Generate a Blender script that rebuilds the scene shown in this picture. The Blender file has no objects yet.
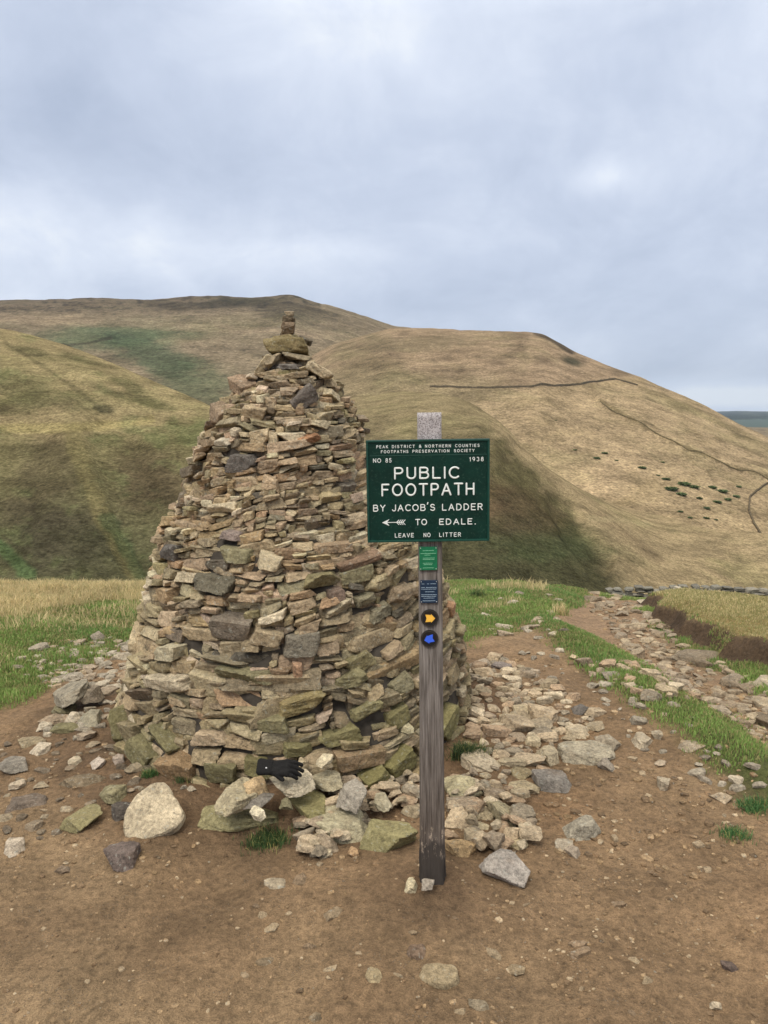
import bpy, math, random
import numpy as np
from mathutils import Matrix, Vector

random.seed(7)
RNG = np.random.default_rng(11)
scn = bpy.context.scene
COL = scn.collection

# ------------------------------------------------------------------ camera
CH = 1.75
PH = math.radians(7.7)
FP = 769.0
CP, SP = math.cos(PH), math.sin(PH)
cam_d = bpy.data.cameras.new('camera')
cam_d.sensor_fit = 'VERTICAL'
cam_d.sensor_height = 36.0
cam_d.lens = FP / 1024 * 36.0
cam_d.clip_start = 0.05
cam_d.clip_end = 60000
cam = bpy.data.objects.new('camera', cam_d)
cam.location = (0, 0, CH)
cam.rotation_euler = (math.pi / 2 - PH, 0, 0)
COL.objects.link(cam)
scn.camera = cam

def project(x, y, z):
    d = y * CP + (CH - z) * SP
    up = (z - CH) * CP + y * SP
    d = np.maximum(d, 0.05)
    return 384 + FP * x / d, 512 - FP * up / d

def ray(px, py):
    a = (px - 384) / FP
    b = (512 - py) / FP
    return a, CP + b * SP, -SP + b * CP

def at_depth(px, py, Y):
    a, b, c = ray(px, py)
    t = Y / b
    return a * t, Y, CH + c * t

# ------------------------------------------------------------------ noise
def _h(i, j, s):
    n = (i.astype(np.int64) * 374761393 + j.astype(np.int64) * 668265263 + s * 1442695041) & 0xFFFFFFFF
    n = ((n ^ (n >> 13)) * 1274126177) & 0xFFFFFFFF
    n = (n ^ (n >> 16)) & 0xFFFF
    return n / 65535.0

def vnoise(x, y, s=0):
    x = np.asarray(x, float); y = np.asarray(y, float)
    i = np.floor(x); j = np.floor(y)
    fx = x - i; fy = y - j
    fx = fx * fx * (3 - 2 * fx); fy = fy * fy * (3 - 2 * fy)
    a = _h(i, j, s); b = _h(i + 1, j, s); c = _h(i, j + 1, s); d = _h(i + 1, j + 1, s)
    return (a * (1 - fx) + b * fx) * (1 - fy) + (c * (1 - fx) + d * fx) * fy

def fbm(x, y, s=0, o=5, g=0.5):
    t = 0; amp = 1; tot = 0
    x = np.asarray(x, float); y = np.asarray(y, float)
    for k in range(o):
        t = t + amp * (vnoise(x * 2 ** k + 13.7 * k, y * 2 ** k - 7.3 * k, s + k) - 0.5)
        tot += amp; amp *= g
    return t / tot * 2          # about -1..1

def sstep(a, b, v):
    t = np.clip((v - a) / (b - a), 0, 1)
    return t * t * (3 - 2 * t)

def srgb(r, g, b, k=1.0):
    f = lambda c: ((c / 255 + 0.055) / 1.055) ** 2.4 if c > 10 else c / 255 / 12.92
    return np.array([f(r) * k, f(g) * k, f(b) * k])

def desat(c, f):
    c = np.asarray(c, float); L = (c * (0.25, 0.6, 0.15)).sum(-1, keepdims=True)
    return c * (1 - f) + L * f

def scol(c, f):
    c = desat(c, f); c = np.array(c, float)
    c[..., 0] = np.maximum(c[..., 0], c[..., 1] * 1.14); c[..., 2] = np.minimum(c[..., 2], c[..., 1] * 0.86)
    return c

def mixc(c, target, m):
    return c * (1 - m[..., None]) + np.asarray(target) * m[..., None]

def pdist(x, y, pts):
    """distance from points to polyline, and the parameter 0..1 along it"""
    best = np.full(np.shape(x), 1e9); par = np.zeros(np.shape(x))
    n = len(pts) - 1
    for k in range(n):
        ax, ay = pts[k]; bx, by = pts[k + 1]
        dx, dy = bx - ax, by - ay
        t = np.clip(((x - ax) * dx + (y - ay) * dy) / (dx * dx + dy * dy + 1e-12), 0, 1)
        d = np.hypot(x - ax - t * dx, y - ay - t * dy)
        m = d < best
        best = np.where(m, d, best); par = np.where(m, (k + t) / n, par)
    return best, par

# ------------------------------------------------------------------ mesh helpers
def mesh_np(name, V, F, cols=None, smooth=True, extra=None):
    """V (n,3), F (m,k) all faces with k corners"""
    V = np.asarray(V, np.float32); F = np.asarray(F, np.int32)
    me = bpy.data.meshes.new(name)
    k = F.shape[1]
    me.vertices.add(len(V)); me.vertices.foreach_set('co', V.ravel())
    me.loops.add(F.size); me.loops.foreach_set('vertex_index', F.ravel())
    me.polygons.add(len(F))
    me.polygons.foreach_set('loop_start', np.arange(0, F.size, k, dtype=np.int32))
    me.polygons.foreach_set('loop_total', np.full(len(F), k, dtype=np.int32))
    me.polygons.foreach_set('use_smooth', np.full(len(F), smooth))
    me.update(calc_edges=True)
    if extra and 'moss' in extra: me.set_sharp_from_angle(angle=math.radians(24))
    if cols is not None:
        a = me.color_attributes.new('col', 'FLOAT_COLOR', 'POINT')
        c = np.ones((len(V), 4), np.float32); cc = np.asarray(cols); c[:, :cc.shape[1]] = cc
        a.data.foreach_set('color', c.ravel())
    for nm, arr in (extra or {}).items():
        a = me.attributes.new(nm, 'FLOAT', 'POINT')
        a.data.foreach_set('value', np.asarray(arr, np.float32))
    return me

def link(name, me, mat=None, parent=None):
    o = bpy.data.objects.new(name, me); COL.objects.link(o)
    if mat is not None and me is not None and not me.materials:
        me.materials.append(mat)
    if parent is not None: o.parent = parent
    return o

def tag(o, label=None, cat=None, group=None, kind=None):
    if label: o['label'] = label
    if cat: o['category'] = cat
    if group: o['group'] = group
    if kind: o['kind'] = kind
    return o

def empty(name, loc=(0, 0, 0)):
    o = bpy.data.objects.new(name, None); o.location = loc; o.empty_display_size = 0.1
    COL.objects.link(o); return o

# ------------------------------------------------------------------ node helpers
class NT:
    def __init__(s, name):
        s.m = bpy.data.materials.new(name); s.m.use_nodes = True
        s.t = s.m.node_tree; s.b = s.t.nodes['Principled BSDF']
        s.b.inputs['Roughness'].default_value = 0.9
        s.b.inputs['Specular IOR Level'].default_value = 0.2
    def n(s, typ, **kw):
        nd = s.t.nodes.new(typ)
        for k, v in kw.items():
            if k in nd.inputs: 
                if hasattr(v, 'is_output'): s.t.links.new(v, nd.inputs[k])
                else: nd.inputs[k].default_value = v
            else: setattr(nd, k, v)
        return nd
    def l(s, a, b): s.t.links.new(a, b)
    def noise(s, scale, detail=4, rough=0.55, vec=None, dist=0.0):
        nd = s.n('ShaderNodeTexNoise'); nd.inputs['Scale'].default_value = scale
        nd.inputs['Detail'].default_value = detail; nd.inputs['Roughness'].default_value = rough
        nd.inputs['Distortion'].default_value = dist
        if vec is not None: s.l(vec, nd.inputs['Vector'])
        return nd.outputs['Fac']
    def ramp(s, f, *stops):
        nd = s.n('ShaderNodeValToRGB'); s.l(f, nd.inputs['Fac'])
        e = nd.color_ramp.elements
        while len(e) < len(stops): e.new(0.5)
        for q, (p, c) in zip(e, stops):
            q.position = p; q.color = (c, c, c, 1) if isinstance(c, (int, float)) else (*c[:3], 1)
        return nd.outputs['Color']
    def mix(s, f, a, b, mode='MIX'):
        nd = s.n('ShaderNodeMix', data_type='RGBA', blend_type=mode)
        for v, i in ((f, 0), (a, 6), (b, 7)):
            if hasattr(v, 'is_output'): s.l(v, nd.inputs[i])
            elif isinstance(v, (int, float)): nd.inputs[i].default_value = v if i == 0 else (v, v, v, 1)
            else: nd.inputs[i].default_value = (*v[:3], 1)
        return nd.outputs[2]
    def math(s, op, a, b=0.0, clamp=False):
        nd = s.n('ShaderNodeMath', operation=op, use_clamp=clamp)
        for v, i in ((a, 0), (b, 1)):
            if hasattr(v, 'is_output'): s.l(v, nd.inputs[i])
            else: nd.inputs[i].default_value = v
        return nd.outputs[0]
    def attr(s, name, out='Color'):
        return s.n('ShaderNodeAttribute', attribute_name=name).outputs[out]
    def obj(s): return s.n('ShaderNodeNewGeometry').outputs['Position']
    def mapping(s, vec, scale, rot=(0, 0, 0)):
        nd = s.n('ShaderNodeMapping'); s.l(vec, nd.inputs['Vector'])
        nd.inputs['Scale'].default_value = scale; nd.inputs['Rotation'].default_value = rot
        return nd.outputs[0]
    def color(s, c):
        if hasattr(c, 'is_output'): s.l(c, s.b.inputs['Base Color'])
        else: s.b.inputs['Base Color'].default_value = (*c[:3], 1)
    def bump(s, h, strength=0.5, dist=0.01):
        nd = s.n('ShaderNodeBump'); nd.inputs['Strength'].default_value = strength
        nd.inputs['Distance'].default_value = dist
        s.l(h, nd.inputs['Height']); s.l(nd.outputs[0], s.b.inputs['Normal'])

# ------------------------------------------------------------------ materials
def stone_material():
    m = NT('gritstone'); g = m.obj()
    c = m.attr('col')
    n1 = m.noise(14, 5, 0.6, g); n2 = m.noise(70, 4, 0.65, g); n3 = m.noise(260, 2, 0.6, g)
    c = m.mix(1.0, c, m.ramp(n1, (0.28, 0.62), (0.5, 1.0), (0.74, 1.32)), 'MULTIPLY')
    c = m.mix(1.0, c, m.ramp(n2, (0.3, 0.58), (0.52, 1.02), (0.72, 1.38)), 'MULTIPLY')
    c = m.mix(0.8, c, m.ramp(n3, (0.32, 0.72), (0.68, 1.25)), 'MULTIPLY')
    # rusty stains, pale lichen, dark crust, moss
    st = m.noise(9, 3, 0.5, m.mapping(g, (1, 1, 2.2)))
    c = m.mix(m.ramp(st, (0.60, 0.0), (0.76, 0.22)), c, (0.25, 0.16, 0.09))
    li = m.noise(48, 3, 0.7, g, 0.4)
    c = m.mix(m.ramp(li, (0.60, 0.0), (0.68, 0.5)), c, (0.40, 0.40, 0.34))
    dk = m.noise(27, 4, 0.7, m.mapping(g, (1.1, 0.9, 1.3), (0.3, 0.2, 0.9)), 0.6)
    c = m.mix(m.ramp(dk, (0.60, 0.0), (0.71, 0.62)), c, (0.05, 0.046, 0.04))
    mo = m.math('MULTIPLY', m.attr('moss', 'Fac'), m.ramp(m.noise(20, 5, 0.65, g), (0.30, 0.15), (0.62, 1.0)))
    c = m.mix(m.math('MULTIPLY', mo, 0.62), c, (0.215, 0.19, 0.08))
    m.color(c)
    h = m.math('ADD', m.math('MULTIPLY', m.noise(40, 5, 0.65, g), 1.0), m.math('MULTIPLY', m.noise(170, 3, 0.7, g), 0.35))
    m.bump(h, 1.0, 0.018)
    return m.m
MAT_STONE = stone_material()

def hill_material(name, s1, rot, k=1.0):
    m = NT(name); g = m.obj()
    c = m.attr('col')
    a = m.noise(1 / (s1 * 9), 5, 0.6, m.mapping(g, (0.8, 1, 1.6), (0, 0, rot)))
    b = m.noise(1 / (s1 * 1.6), 5, 0.75, m.mapping(g, (0.8, 1, 1.5), (0, 0, rot)))
    d = m.noise(1 / (s1 * 0.42), 3, 0.7, m.mapping(g, (0.8, 1, 1.4), (0, 0, rot)))
    e = m.noise(1 / (s1 * 30), 4, 0.65, g, 0.5)
    c = m.mix(1.0, c, m.ramp(a, (0.3, 0.62), (0.5, 1.0), (0.7, 1.34)), 'MULTIPLY')
    c = m.mix(1.0, c, m.ramp(b, (0.3, 0.60), (0.5, 1.0), (0.7, 1.38)), 'MULTIPLY')
    c = m.mix(1.0, c, m.ramp(d, (0.3, 0.58), (0.5, 1.0), (0.7, 1.42)), 'MULTIPLY')
    c = m.mix(m.ramp(e, (0.5, 0.0), (0.72, 0.4)), c, m.mix(1.0, c, (0.80, 0.98, 0.75), 'MULTIPLY'))
    vo = m.n('ShaderNodeTexVoronoi'); vo.inputs['Scale'].default_value = 1 / (s1 * 0.8); m.l(m.mapping(g, (1, 1, 1.6), (0, 0, rot)), vo.inputs['Vector'])
    c = m.mix(0.5, c, m.ramp(vo.outputs['Distance'], (0.1, 1.22), (0.45, 0.98), (0.8, 0.55)), 'MULTIPLY')  # dark specks painted in as shadows between the grass tussocks
    c = m.mix(1.0, c, 1.12, 'MULTIPLY')
    m.color(c)
    m.b.inputs['Specular IOR Level'].default_value = 0.0
    m.bump(m.math('ADD', m.math('MULTIPLY', b, 2.0), d), 0.8, s1 * 0.9)
    return m.m

def blade_material(name):
    m = NT(name)
    m.color(m.attr('col'))
    m.b.inputs['Roughness'].default_value = 0.7
    tr = m.n('ShaderNodeBsdfTranslucent'); m.l(m.attr('col'), tr.inputs[0])
    mx = m.n('ShaderNodeMixShader'); mx.inputs[0].default_value = 0.3
    out = m.t.nodes['Material Output']
    m.l(m.b.outputs[0], mx.inputs[1]); m.l(tr.outputs[0], mx.inputs[2]); m.l(mx.outputs[0], out.inputs[0])
    return m.m
MAT_BLADE = blade_material('grass_blades')

def flat_material(name, rgb, rough=0.6, spec=0.3, var=0.15, scale=60):
    m = NT(name)
    n = m.noise(scale, 4, 0.6, m.obj())
    m.color(m.mix(1.0, rgb, m.ramp(n, (0.3, 1 - var), (0.7, 1 + var)), 'MULTIPLY'))
    m.b.inputs['Roughness'].default_value = rough; m.b.inputs['Specular IOR Level'].default_value = spec
    return m.m

# ------------------------------------------------------------------ near ground height
def base_h(x, y):
    x = np.asarray(x, float); y = np.asarray(y, float)
    crest = 11.0 + 0.5 * np.sin(x * 0.35 + 1.0) - np.clip(x - 2.0, 0, 2.5) * 0.95
    s1 = 0.105 * np.logaddexp(0, (y - 4.8) * 2.2) / 2.2        # soft start of the down-slope
    over = np.logaddexp(0, (y - crest) * 1.2) / 1.2
    s2 = 0.42 * over
    z = -(s1 + s2)
    return np.maximum(z, -62.0 + 3 * np.sin(x * 0.002) * np.sin(y * 0.0015))

def g2w(px, py):
    """pixel -> base ground point"""
    a, b, c = ray(px, py)
    t = np.arange(1.5, 16, 0.01)
    gap = CH + c * t - base_h(a * t, b * t)
    k = np.argmax(gap < 0) if (gap < 0).any() else int(np.argmin(gap[t > 5])) + int((t <= 5).sum())
    return a * t[k], b * t[k]

PATH = [g2w(*p) for p in ((606, 579), (612, 598), (630, 632), (669, 657), (704, 682), (768, 714), (900, 765))]
BERM = [g2w(*p) for p in ((540, 626), (580, 641), (620, 664), (661, 692), (709, 724), (768, 762), (870, 830))]
BANK = [g2w(*p) for p in ((641, 597), (652, 611), (684, 632), (722, 646), (768, 662), (850, 694), (1000, 760))]
_bx = np.array([p[0] for p in BANK]); _by = np.array([p[1] for p in BANK])

def bank_side(x, y):
    """positive behind (uphill, far side of) the bank line"""
    o = np.argsort(_by)
    d, _ = pdist(x, y, BANK)
    return np.where(x > np.interp(y, _by[o], _bx[o]), 1, -1) * np.minimum(d, 9.0) * (y < _by.max() + 0.5)

CAIRN = (-0.53, 4.30)
def ground_h(x, y):
    x = np.asarray(x, float); y = np.asarray(y, float)
    z = base_h(x, y)
    near = 1 - sstep(12, 16, y)
    dp, _ = pdist(x, y, PATH)
    z = z - 0.10 * (1 - sstep(0.25, 0.8, dp)) * near
    db, _ = pdist(x, y, BERM)
    z = z + 0.09 * (1 - sstep(0.05, 0.40, db))
    bs = bank_side(x, y) + 0.16 * fbm(x * 1.6, y * 1.6, 5, 4) + 0.09 * fbm(x * 6, y * 6, 6, 3)
    bm = sstep(0.0, 0.12, bs) * (1 - sstep(_by.max() - 0.5, _by.max() + 0.4, y)) * (1 - sstep(2.5, 4.5, bs))
    z = z + 0.13 * bm
    dc = np.hypot(x - CAIRN[0], y - CAIRN[1])
    z = z + 0.05 * (1 - sstep(0.9, 1.7, dc))
    # foreground shaping: soft humps and a worn hollow
    z = z + (0.055 * fbm(x * 0.8, y * 0.8, 21, 3) + 0.026 * fbm(x * 3.1, y * 3.1, 22, 4)
             + 0.022 * np.abs(fbm(x * 7, y * 7, 23, 4, 0.6))) * near * (1 - np.exp(-(np.hypot(x - 0.173, y - 2.62) / 0.35) ** 2))
    dpst = np.hypot(x - 0.173, y - 2.62)
    z = z + 0.043 * np.exp(-(dpst / 0.30) ** 2)
    return z

def gz(x, y): return float(ground_h(np.array([x]), np.array([y]))[0])

def pix_ground(px, py):
    a, b, c = ray(px, py)
    t = np.arange(1.2, 16, 0.01)
    gap = CH + c * t - ground_h(a * t, b * t)
    k = int(np.argmax(gap < 0)) if (gap < 0).any() else int(np.argmin(gap[t > 5])) + int((t <= 5).sum())
    if not (gap < 0).any(): return a * t[k], b * t[k], CH + c * t[k] - gap[k]
    return a * t[k], b * t[k], CH + c * t[k]

# grass masks in terms of where a ground point stands
def grass_masks(x, y):
    u, v = project(x, y, base_h(x, y))
    n = fbm(x * 1.7, y * 1.7, 31, 5, 0.6)
    n2 = fbm(x * 0.6 + 9, y * 0.6, 32, 4)
    infr = (y > 1.0)
    nj = n * 16
    lineL = np.interp(u, [-900, -300, 0, 40, 70, 110, 150, 200, 230], [790, 735, 700, 688, 668, 650, 640, 610, 575])
    gL = (1 - sstep(-6, 10, v + nj - lineL)) * (u < 235)
    lineC = np.interp(u, [380, 440, 480, 530, 560, 590, 604], [640, 642, 640, 632, 612, 590, 575])
    gC = (1 - sstep(-5, 8, v + nj - lineC)) * (u >= 235) * (u < 606)
    dp, _ = pdist(x, y, PATH)
    db, _ = pdist(x, y, BERM)
    gB = 1 - sstep(0.17, 0.40, db + 0.16 * n)
    gR = (u >= 600) * sstep(0.26, 0.42, dp + 0.22 * n) * (v < np.interp(u, [600, 640, 700, 768, 900], [600, 650, 690, 715, 760]))
    g = np.maximum.reduce([gL, gC, gR]) * infr
    g = g * (1 - (1 - sstep(0.16, 0.4, dp + 0.15 * n)) * (u > 560))
    g = np.maximum(g, gB * (u > 520))
    bs = bank_side(x, y) + 0.16 * fbm(x * 1.6, y * 1.6, 5, 4) + 0.09 * fbm(x * 6, y * 6, 6, 3)
    face = sstep(-0.05, 0.0, bs) * (1 - sstep(0.09, 0.14, bs)) * (y < _by.max() + 0.1)
    g = g * (1 - face * (n < 0.3))
    # dry gold where
    dl = np.interp(u, [-400, 0, 60, 110, 160, 230], [640, 622, 612, 600, 596, 585])
    dry = (1 - sstep(-9, 9, v + n * 14 - dl)) * (u < 235)
    dc = np.interp(u, [380, 450, 520, 570], [582, 580, 572, 560])
    dry = np.maximum(dry, (1 - sstep(-4, 6, v + n * 8 - dc)) * (u >= 235) * (u < 600))
    dry = np.maximum(dry, (1 - sstep(0.12, 0.28, np.hypot(x - 0, y - 0) * 0 + np.hypot((u - 566) / 60, (v - 614) / 40))) * 0.9)
    bank_top = (u > 636) * sstep(0.06, 0.12, bs) * (1 - sstep(_by.max() - 0.5, _by.max() + 0.2, y + 0.3 * n))
    dry = np.maximum(dry, bank_top)
    back = (u > 600) * (y > _by.max() + 0.2)
    dry = np.where(back > 0.5, 0.15 * (n2 > 0.2), dry)
    dry = np.clip(dry + (n2 > 0.35) * 0.12, 0, 1) * g
    return g, dry, face, dp

# ------------------------------------------------------------------ ground sheet
def axis(parts):
    out = []
    for a, b, st in parts: out.append(np.arange(a, b, st))
    return np.unique(np.round(np.concatenate(out), 4))

def geo(a, b, r=1.16, st=0.2):
    out = [a]; s = st
    while out[-1] < b: out.append(out[-1] + s); s *= r
    return np.array(out)

def build_ground():
    xs = np.unique(np.concatenate([-geo(4.0, 13000, 1.14)[::-1], np.arange(-4.0, 5.2, 0.028), geo(5.2, 13000, 1.14)]))
    ys = np.unique(np.concatenate([-geo(0.6, 6000, 1.2)[::-1], np.arange(-0.6, 1.7, 0.15), np.arange(1.7, 5.5, 0.022),
                                   np.arange(5.5, 13.5, 0.04), geo(13.5, 14000, 1.07, 0.1)]))
    X, Y = np.meshgrid(xs, ys)
    Z = ground_h(X, Y)
    g, dry, face, dp = grass_masks(X, Y)
    n = fbm(X * 1.3, Y * 1.3, 41, 5, 0.6)[..., None]
    n2 = fbm(X * 0.5 + 4, Y * 0.5, 42, 4)[..., None]
    u, v = project(X, Y, base_h(X, Y))
    dirt = srgb(136, 110, 80) * (1 + 0.22 * n)
    dirt = desat(np.clip(dirt, 0.01, 1), 0.08) * 1.02 * (1 + 0.22 * fbm(X * 4.5, Y * 4.5, 44, 4, 0.6)[..., None])
    pale = srgb(152, 130, 100)
    rust = srgb(134, 100, 70)
    dirt = mixc(dirt, pale, sstep(0.05, 0.6, n2[..., 0] + 0.4 * n[..., 0]) * 0.6)
    dirt = mixc(dirt, rust, sstep(0.1, 0.6, -n2[..., 0] + 0.3 * n[..., 0]) * 0.45)
    dirt = mixc(dirt, srgb(158, 130, 100), sstep(700, 640, v) * 0.5)
    dk = np.exp(-(np.hypot(X - 0.17, Y - 2.60) / 0.22) ** 2) * 0.55          # darker soil round the post
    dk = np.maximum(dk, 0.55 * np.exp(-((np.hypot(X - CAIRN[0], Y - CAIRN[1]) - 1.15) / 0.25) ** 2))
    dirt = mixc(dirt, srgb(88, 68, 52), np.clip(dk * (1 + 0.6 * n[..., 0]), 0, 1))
    path = srgb(150, 122, 96) * (1 + 0.15 * n)
    c = mixc(dirt, srgb(146, 122, 98), (1 - sstep(0.4, 0.7, dp)) * (u > 560) * 0.6)
    gr = np.broadcast_to(srgb(84, 88, 50), c.shape) * (1 + 0.25 * n)
    gr = mixc(gr, srgb(140, 122, 78), dry)
    far = sstep(12.5, 16, Y)
    gr = mixc(gr, srgb(84, 82, 52), far)
    g = np.maximum(g, far)
    c = c * (1 - g[..., None]) + gr * g[..., None]
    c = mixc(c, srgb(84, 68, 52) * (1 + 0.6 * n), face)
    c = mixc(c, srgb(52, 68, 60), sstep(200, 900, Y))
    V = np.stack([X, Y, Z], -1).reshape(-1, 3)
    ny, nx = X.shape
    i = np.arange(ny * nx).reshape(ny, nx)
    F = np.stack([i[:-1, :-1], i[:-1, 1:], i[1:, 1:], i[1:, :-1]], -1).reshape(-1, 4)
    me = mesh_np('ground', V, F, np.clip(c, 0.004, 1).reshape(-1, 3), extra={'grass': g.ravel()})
    m = NT('trodden_earth'); p = m.obj()
    c = m.attr('col')
    a = m.noise(5, 6, 0.65, p); b = m.noise(38, 5, 0.7, p); d = m.noise(190, 3, 0.7, p)
    c = m.mix(1.0, c, m.ramp(a, (0.3, 0.74), (0.5, 1.0), (0.7, 1.22)), 'MULTIPLY')
    c = m.mix(1.0, c, m.ramp(b, (0.32, 0.62), (0.5, 1.0), (0.7, 1.36)), 'MULTIPLY')
    c = m.mix(1.0, c, m.ramp(d, (0.32, 0.72), (0.5, 1.0), (0.7, 1.35)), 'MULTIPLY')
    vo = m.n('ShaderNodeTexVoronoi'); vo.inputs['Scale'].default_value = 85; m.l(p, vo.inputs['Vector'])
    peb = m.math('MULTIPLY', m.ramp(vo.outputs['Distance'], (0.16, 1.0), (0.26, 0.0)), m.ramp(m.noise(7, 3, 0.6, p), (0.5, 0.0), (0.62, 1.0)))
    peb = m.math('MULTIPLY', peb, m.math('SUBTRACT', 1.0, m.attr('grass', 'Fac'), True))
    c = m.mix(m.math('MULTIPLY', peb, 0.5), c, (0.33, 0.27, 0.20))
    m.color(c)
    h = m.math('ADD', m.math('MULTIPLY', b, 1.2), m.math('MULTIPLY', d, 0.5))
    h = m.math('ADD', h, m.math('MULTIPLY', peb, 0.5))
    h = m.math('ADD', h, m.math('MULTIPLY', a, 2.0))
    m.bump(h, 1.0, 0.024)
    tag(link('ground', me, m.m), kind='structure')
build_ground()

# ------------------------------------------------------------------ hills
def interp_s(px, pts):
    xs = np.array([p[0] for p in pts], float); ys = np.array([p[1] for p in pts], float)
    y = np.interp(px, xs, ys)
    # light smoothing
    return (np.interp(px - 6, xs, ys) + 2 * y + np.interp(px + 6, xs, ys)) / 4

HILLS = {}
def build_hill(name, sky, yr, yf, zf, x0, x1, shape, paint, mat, rough_top=1.0, amp=1.0, rows=200, step=2.0, seed=0, relief=None):
    U = np.arange(x0, x1 + 1, step)
    v = interp_s(U, sky) + rough_top * (fbm(U / 22.0, U * 0, seed + 3, 5, 0.6) + 0.6 * np.maximum(0, fbm(U / 9.0, U * 0, seed + 8, 3)))
    Yr = interp_s(U, yr); Yf = interp_s(U, yf); Zf = interp_s(U, zf)
    xr, _, zr = at_depth(U, v, Yr)
    S = np.concatenate([np.linspace(0, 1, rows), 1 + np.linspace(0.02, 0.8, 24)])[:, None]
    Sf = np.clip(S, 0, 1)
    Y = Yf + (Yr - Yf) * S
    prof = shape(Sf, U[None, :])
    back = np.clip(S - 1, 0, 1)
    Z = Zf + (zr - Zf) * prof - (zr - Zf) * (back * 0.25 + back ** 2 * 1.2)
    Z = Z + 0 * Y
    # x on the fixed bearing of the column
    X = (xr / Yr)[None, :] * Y
    nse = fbm(X / (amp * 14), Y / (amp * 14), seed, 6, 0.55) * amp * 0.75
    win = np.sin(np.pi * np.clip(Sf, 0, 1)) ** 0.6 * (S <= 1)
    Z = Z + nse * win
    if relief is not None:
        u1, v1 = project(X, Y, Z)
        Z = Z + relief(u1, v1) * win
    u, vv = project(X, Y, Z)
    c = paint(u, vv, X, Y, Z)
    ny, nx = X.shape
    i = np.arange(ny * nx).reshape(ny, nx)
    F = np.stack([i[:-1, :-1], i[:-1, 1:], i[1:, 1:], i[1:, :-1]], -1).reshape(-1, 4)
    V = np.stack([X, Y, Z], -1).reshape(-1, 3)
    me = mesh_np(name, V, F, np.clip(c, 0.004, 1).reshape(-1, 3))
    o = tag(link(name, me, mat), kind='structure')
    HILLS[name + str(seed)] = (u, vv, X, Y, Z, ny)
    return o

def blob(u, v, cx, cy, rx, ry, rot=0.0, n=0.0, soft=0.5):
    a = math.radians(rot); du = u - cx; dv = v - cy
    p = (du * math.cos(a) + dv * math.sin(a)) / rx; q = (-du * math.sin(a) + dv * math.cos(a)) / ry
    return 1 - sstep(1 - soft, 1 + soft, np.hypot(p, q) + n)

def line(u, v, pts, w, n=0.0):
    d, _ = pdist(u, v, pts)
    return 1 - sstep(w * 0.4, w, d + n)

K = 0.92       # seen colour -> base colour for the hills
def hc(r, g, b): return desat(srgb(r, g, b, K), 0.24) * (1.03, 0.985, 1.0)

def paint_near(u, v, X, Y, Z):
    n = fbm(u / 26, v / 13, 61, 5, 0.6); n2 = fbm(u / 70 + v / 60, v / 26, 62, 4)
    c = np.broadcast_to(hc(146, 132, 84), u.shape + (3,)).copy()
    bound = np.interp(u, [-400, 0, 60, 120, 200, 240], [430, 432, 436, 430, 415, 410])
    low = sstep(-8, 16, v + n * 10 - bound)
    c = mixc(c, hc(110, 104, 62), low)
    c = mixc(c, hc(78, 80, 52), sstep(440, 570, v + n * 26) * 0.7)
    c = mixc(c, hc(74, 62, 50), blob(u, v, 45, 490, 34, 60, 12, n * 0.6) * 0.4)
    c = mixc(c, hc(58, 54, 44), blob(u, v, 65, 540, 60, 34, 0, n * 0.7) * 0.5)
    c = mixc(c, hc(82, 66, 50), blob(u, v, 150, 480, 36, 28, 20, n * 0.5) * 0.55)
    c = mixc(c, hc(112, 104, 58), line(u, v, [(72, 430), (84, 470), (100, 510), (118, 545), (135, 575)], 11, n * 7) * 0.7)
    c = mixc(c, hc(150, 138, 76), line(u, v, [(-20, 428), (40, 428), (100, 427), (150, 420)], 6, n * 4) * 0.7)
    c = mixc(c, hc(70, 104, 50), line(u, v, [(-10, 540), (12, 556), (28, 575)], 9, n * 8) * 0.6)
    c = mixc(c, hc(66, 84, 48), line(u, v, [(108, 520), (125, 545), (140, 575)], 9, n * 8) * 0.6)
    for (a, b, rx, ry, r) in ((30, 352, 22, 5, 12), (75, 358, 20, 4, 14), (20, 385, 40, 14, 20), (70, 402, 34, 9, 5),
                              (110, 392, 22, 4, 22), (128, 385, 20, 4, 22), (12, 408, 26, 8, 5), (150, 402, 20, 5, 18)):
        c = mixc(c, hc(94, 92, 54), blob(u, v, a, b, rx, ry, r, n * 0.7) * 0.7)
    c = mixc(c, hc(70, 66, 44), line(u, v, [(5, 342), (30, 358), (60, 378), (85, 396), (102, 410)], 2.6, n * 2.4) * 0.4)
    c = mixc(c, hc(62, 62, 42), blob(u, v, 104, 409, 9, 4, 10, n * 0.6) * 0.7)
    c = mixc(c, hc(166, 150, 100), sstep(0.2, 0.7, n2) * 0.35 * (1 - low))
    c = mixc(c, hc(96, 112, 56), sstep(0.05, 0.5, n + 0.4 * n2) * 0.35)
    c = mixc(c, hc(92, 74, 56), sstep(0.2, 0.75, -n2) * 0.35 * (1 - low))
    return c

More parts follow.
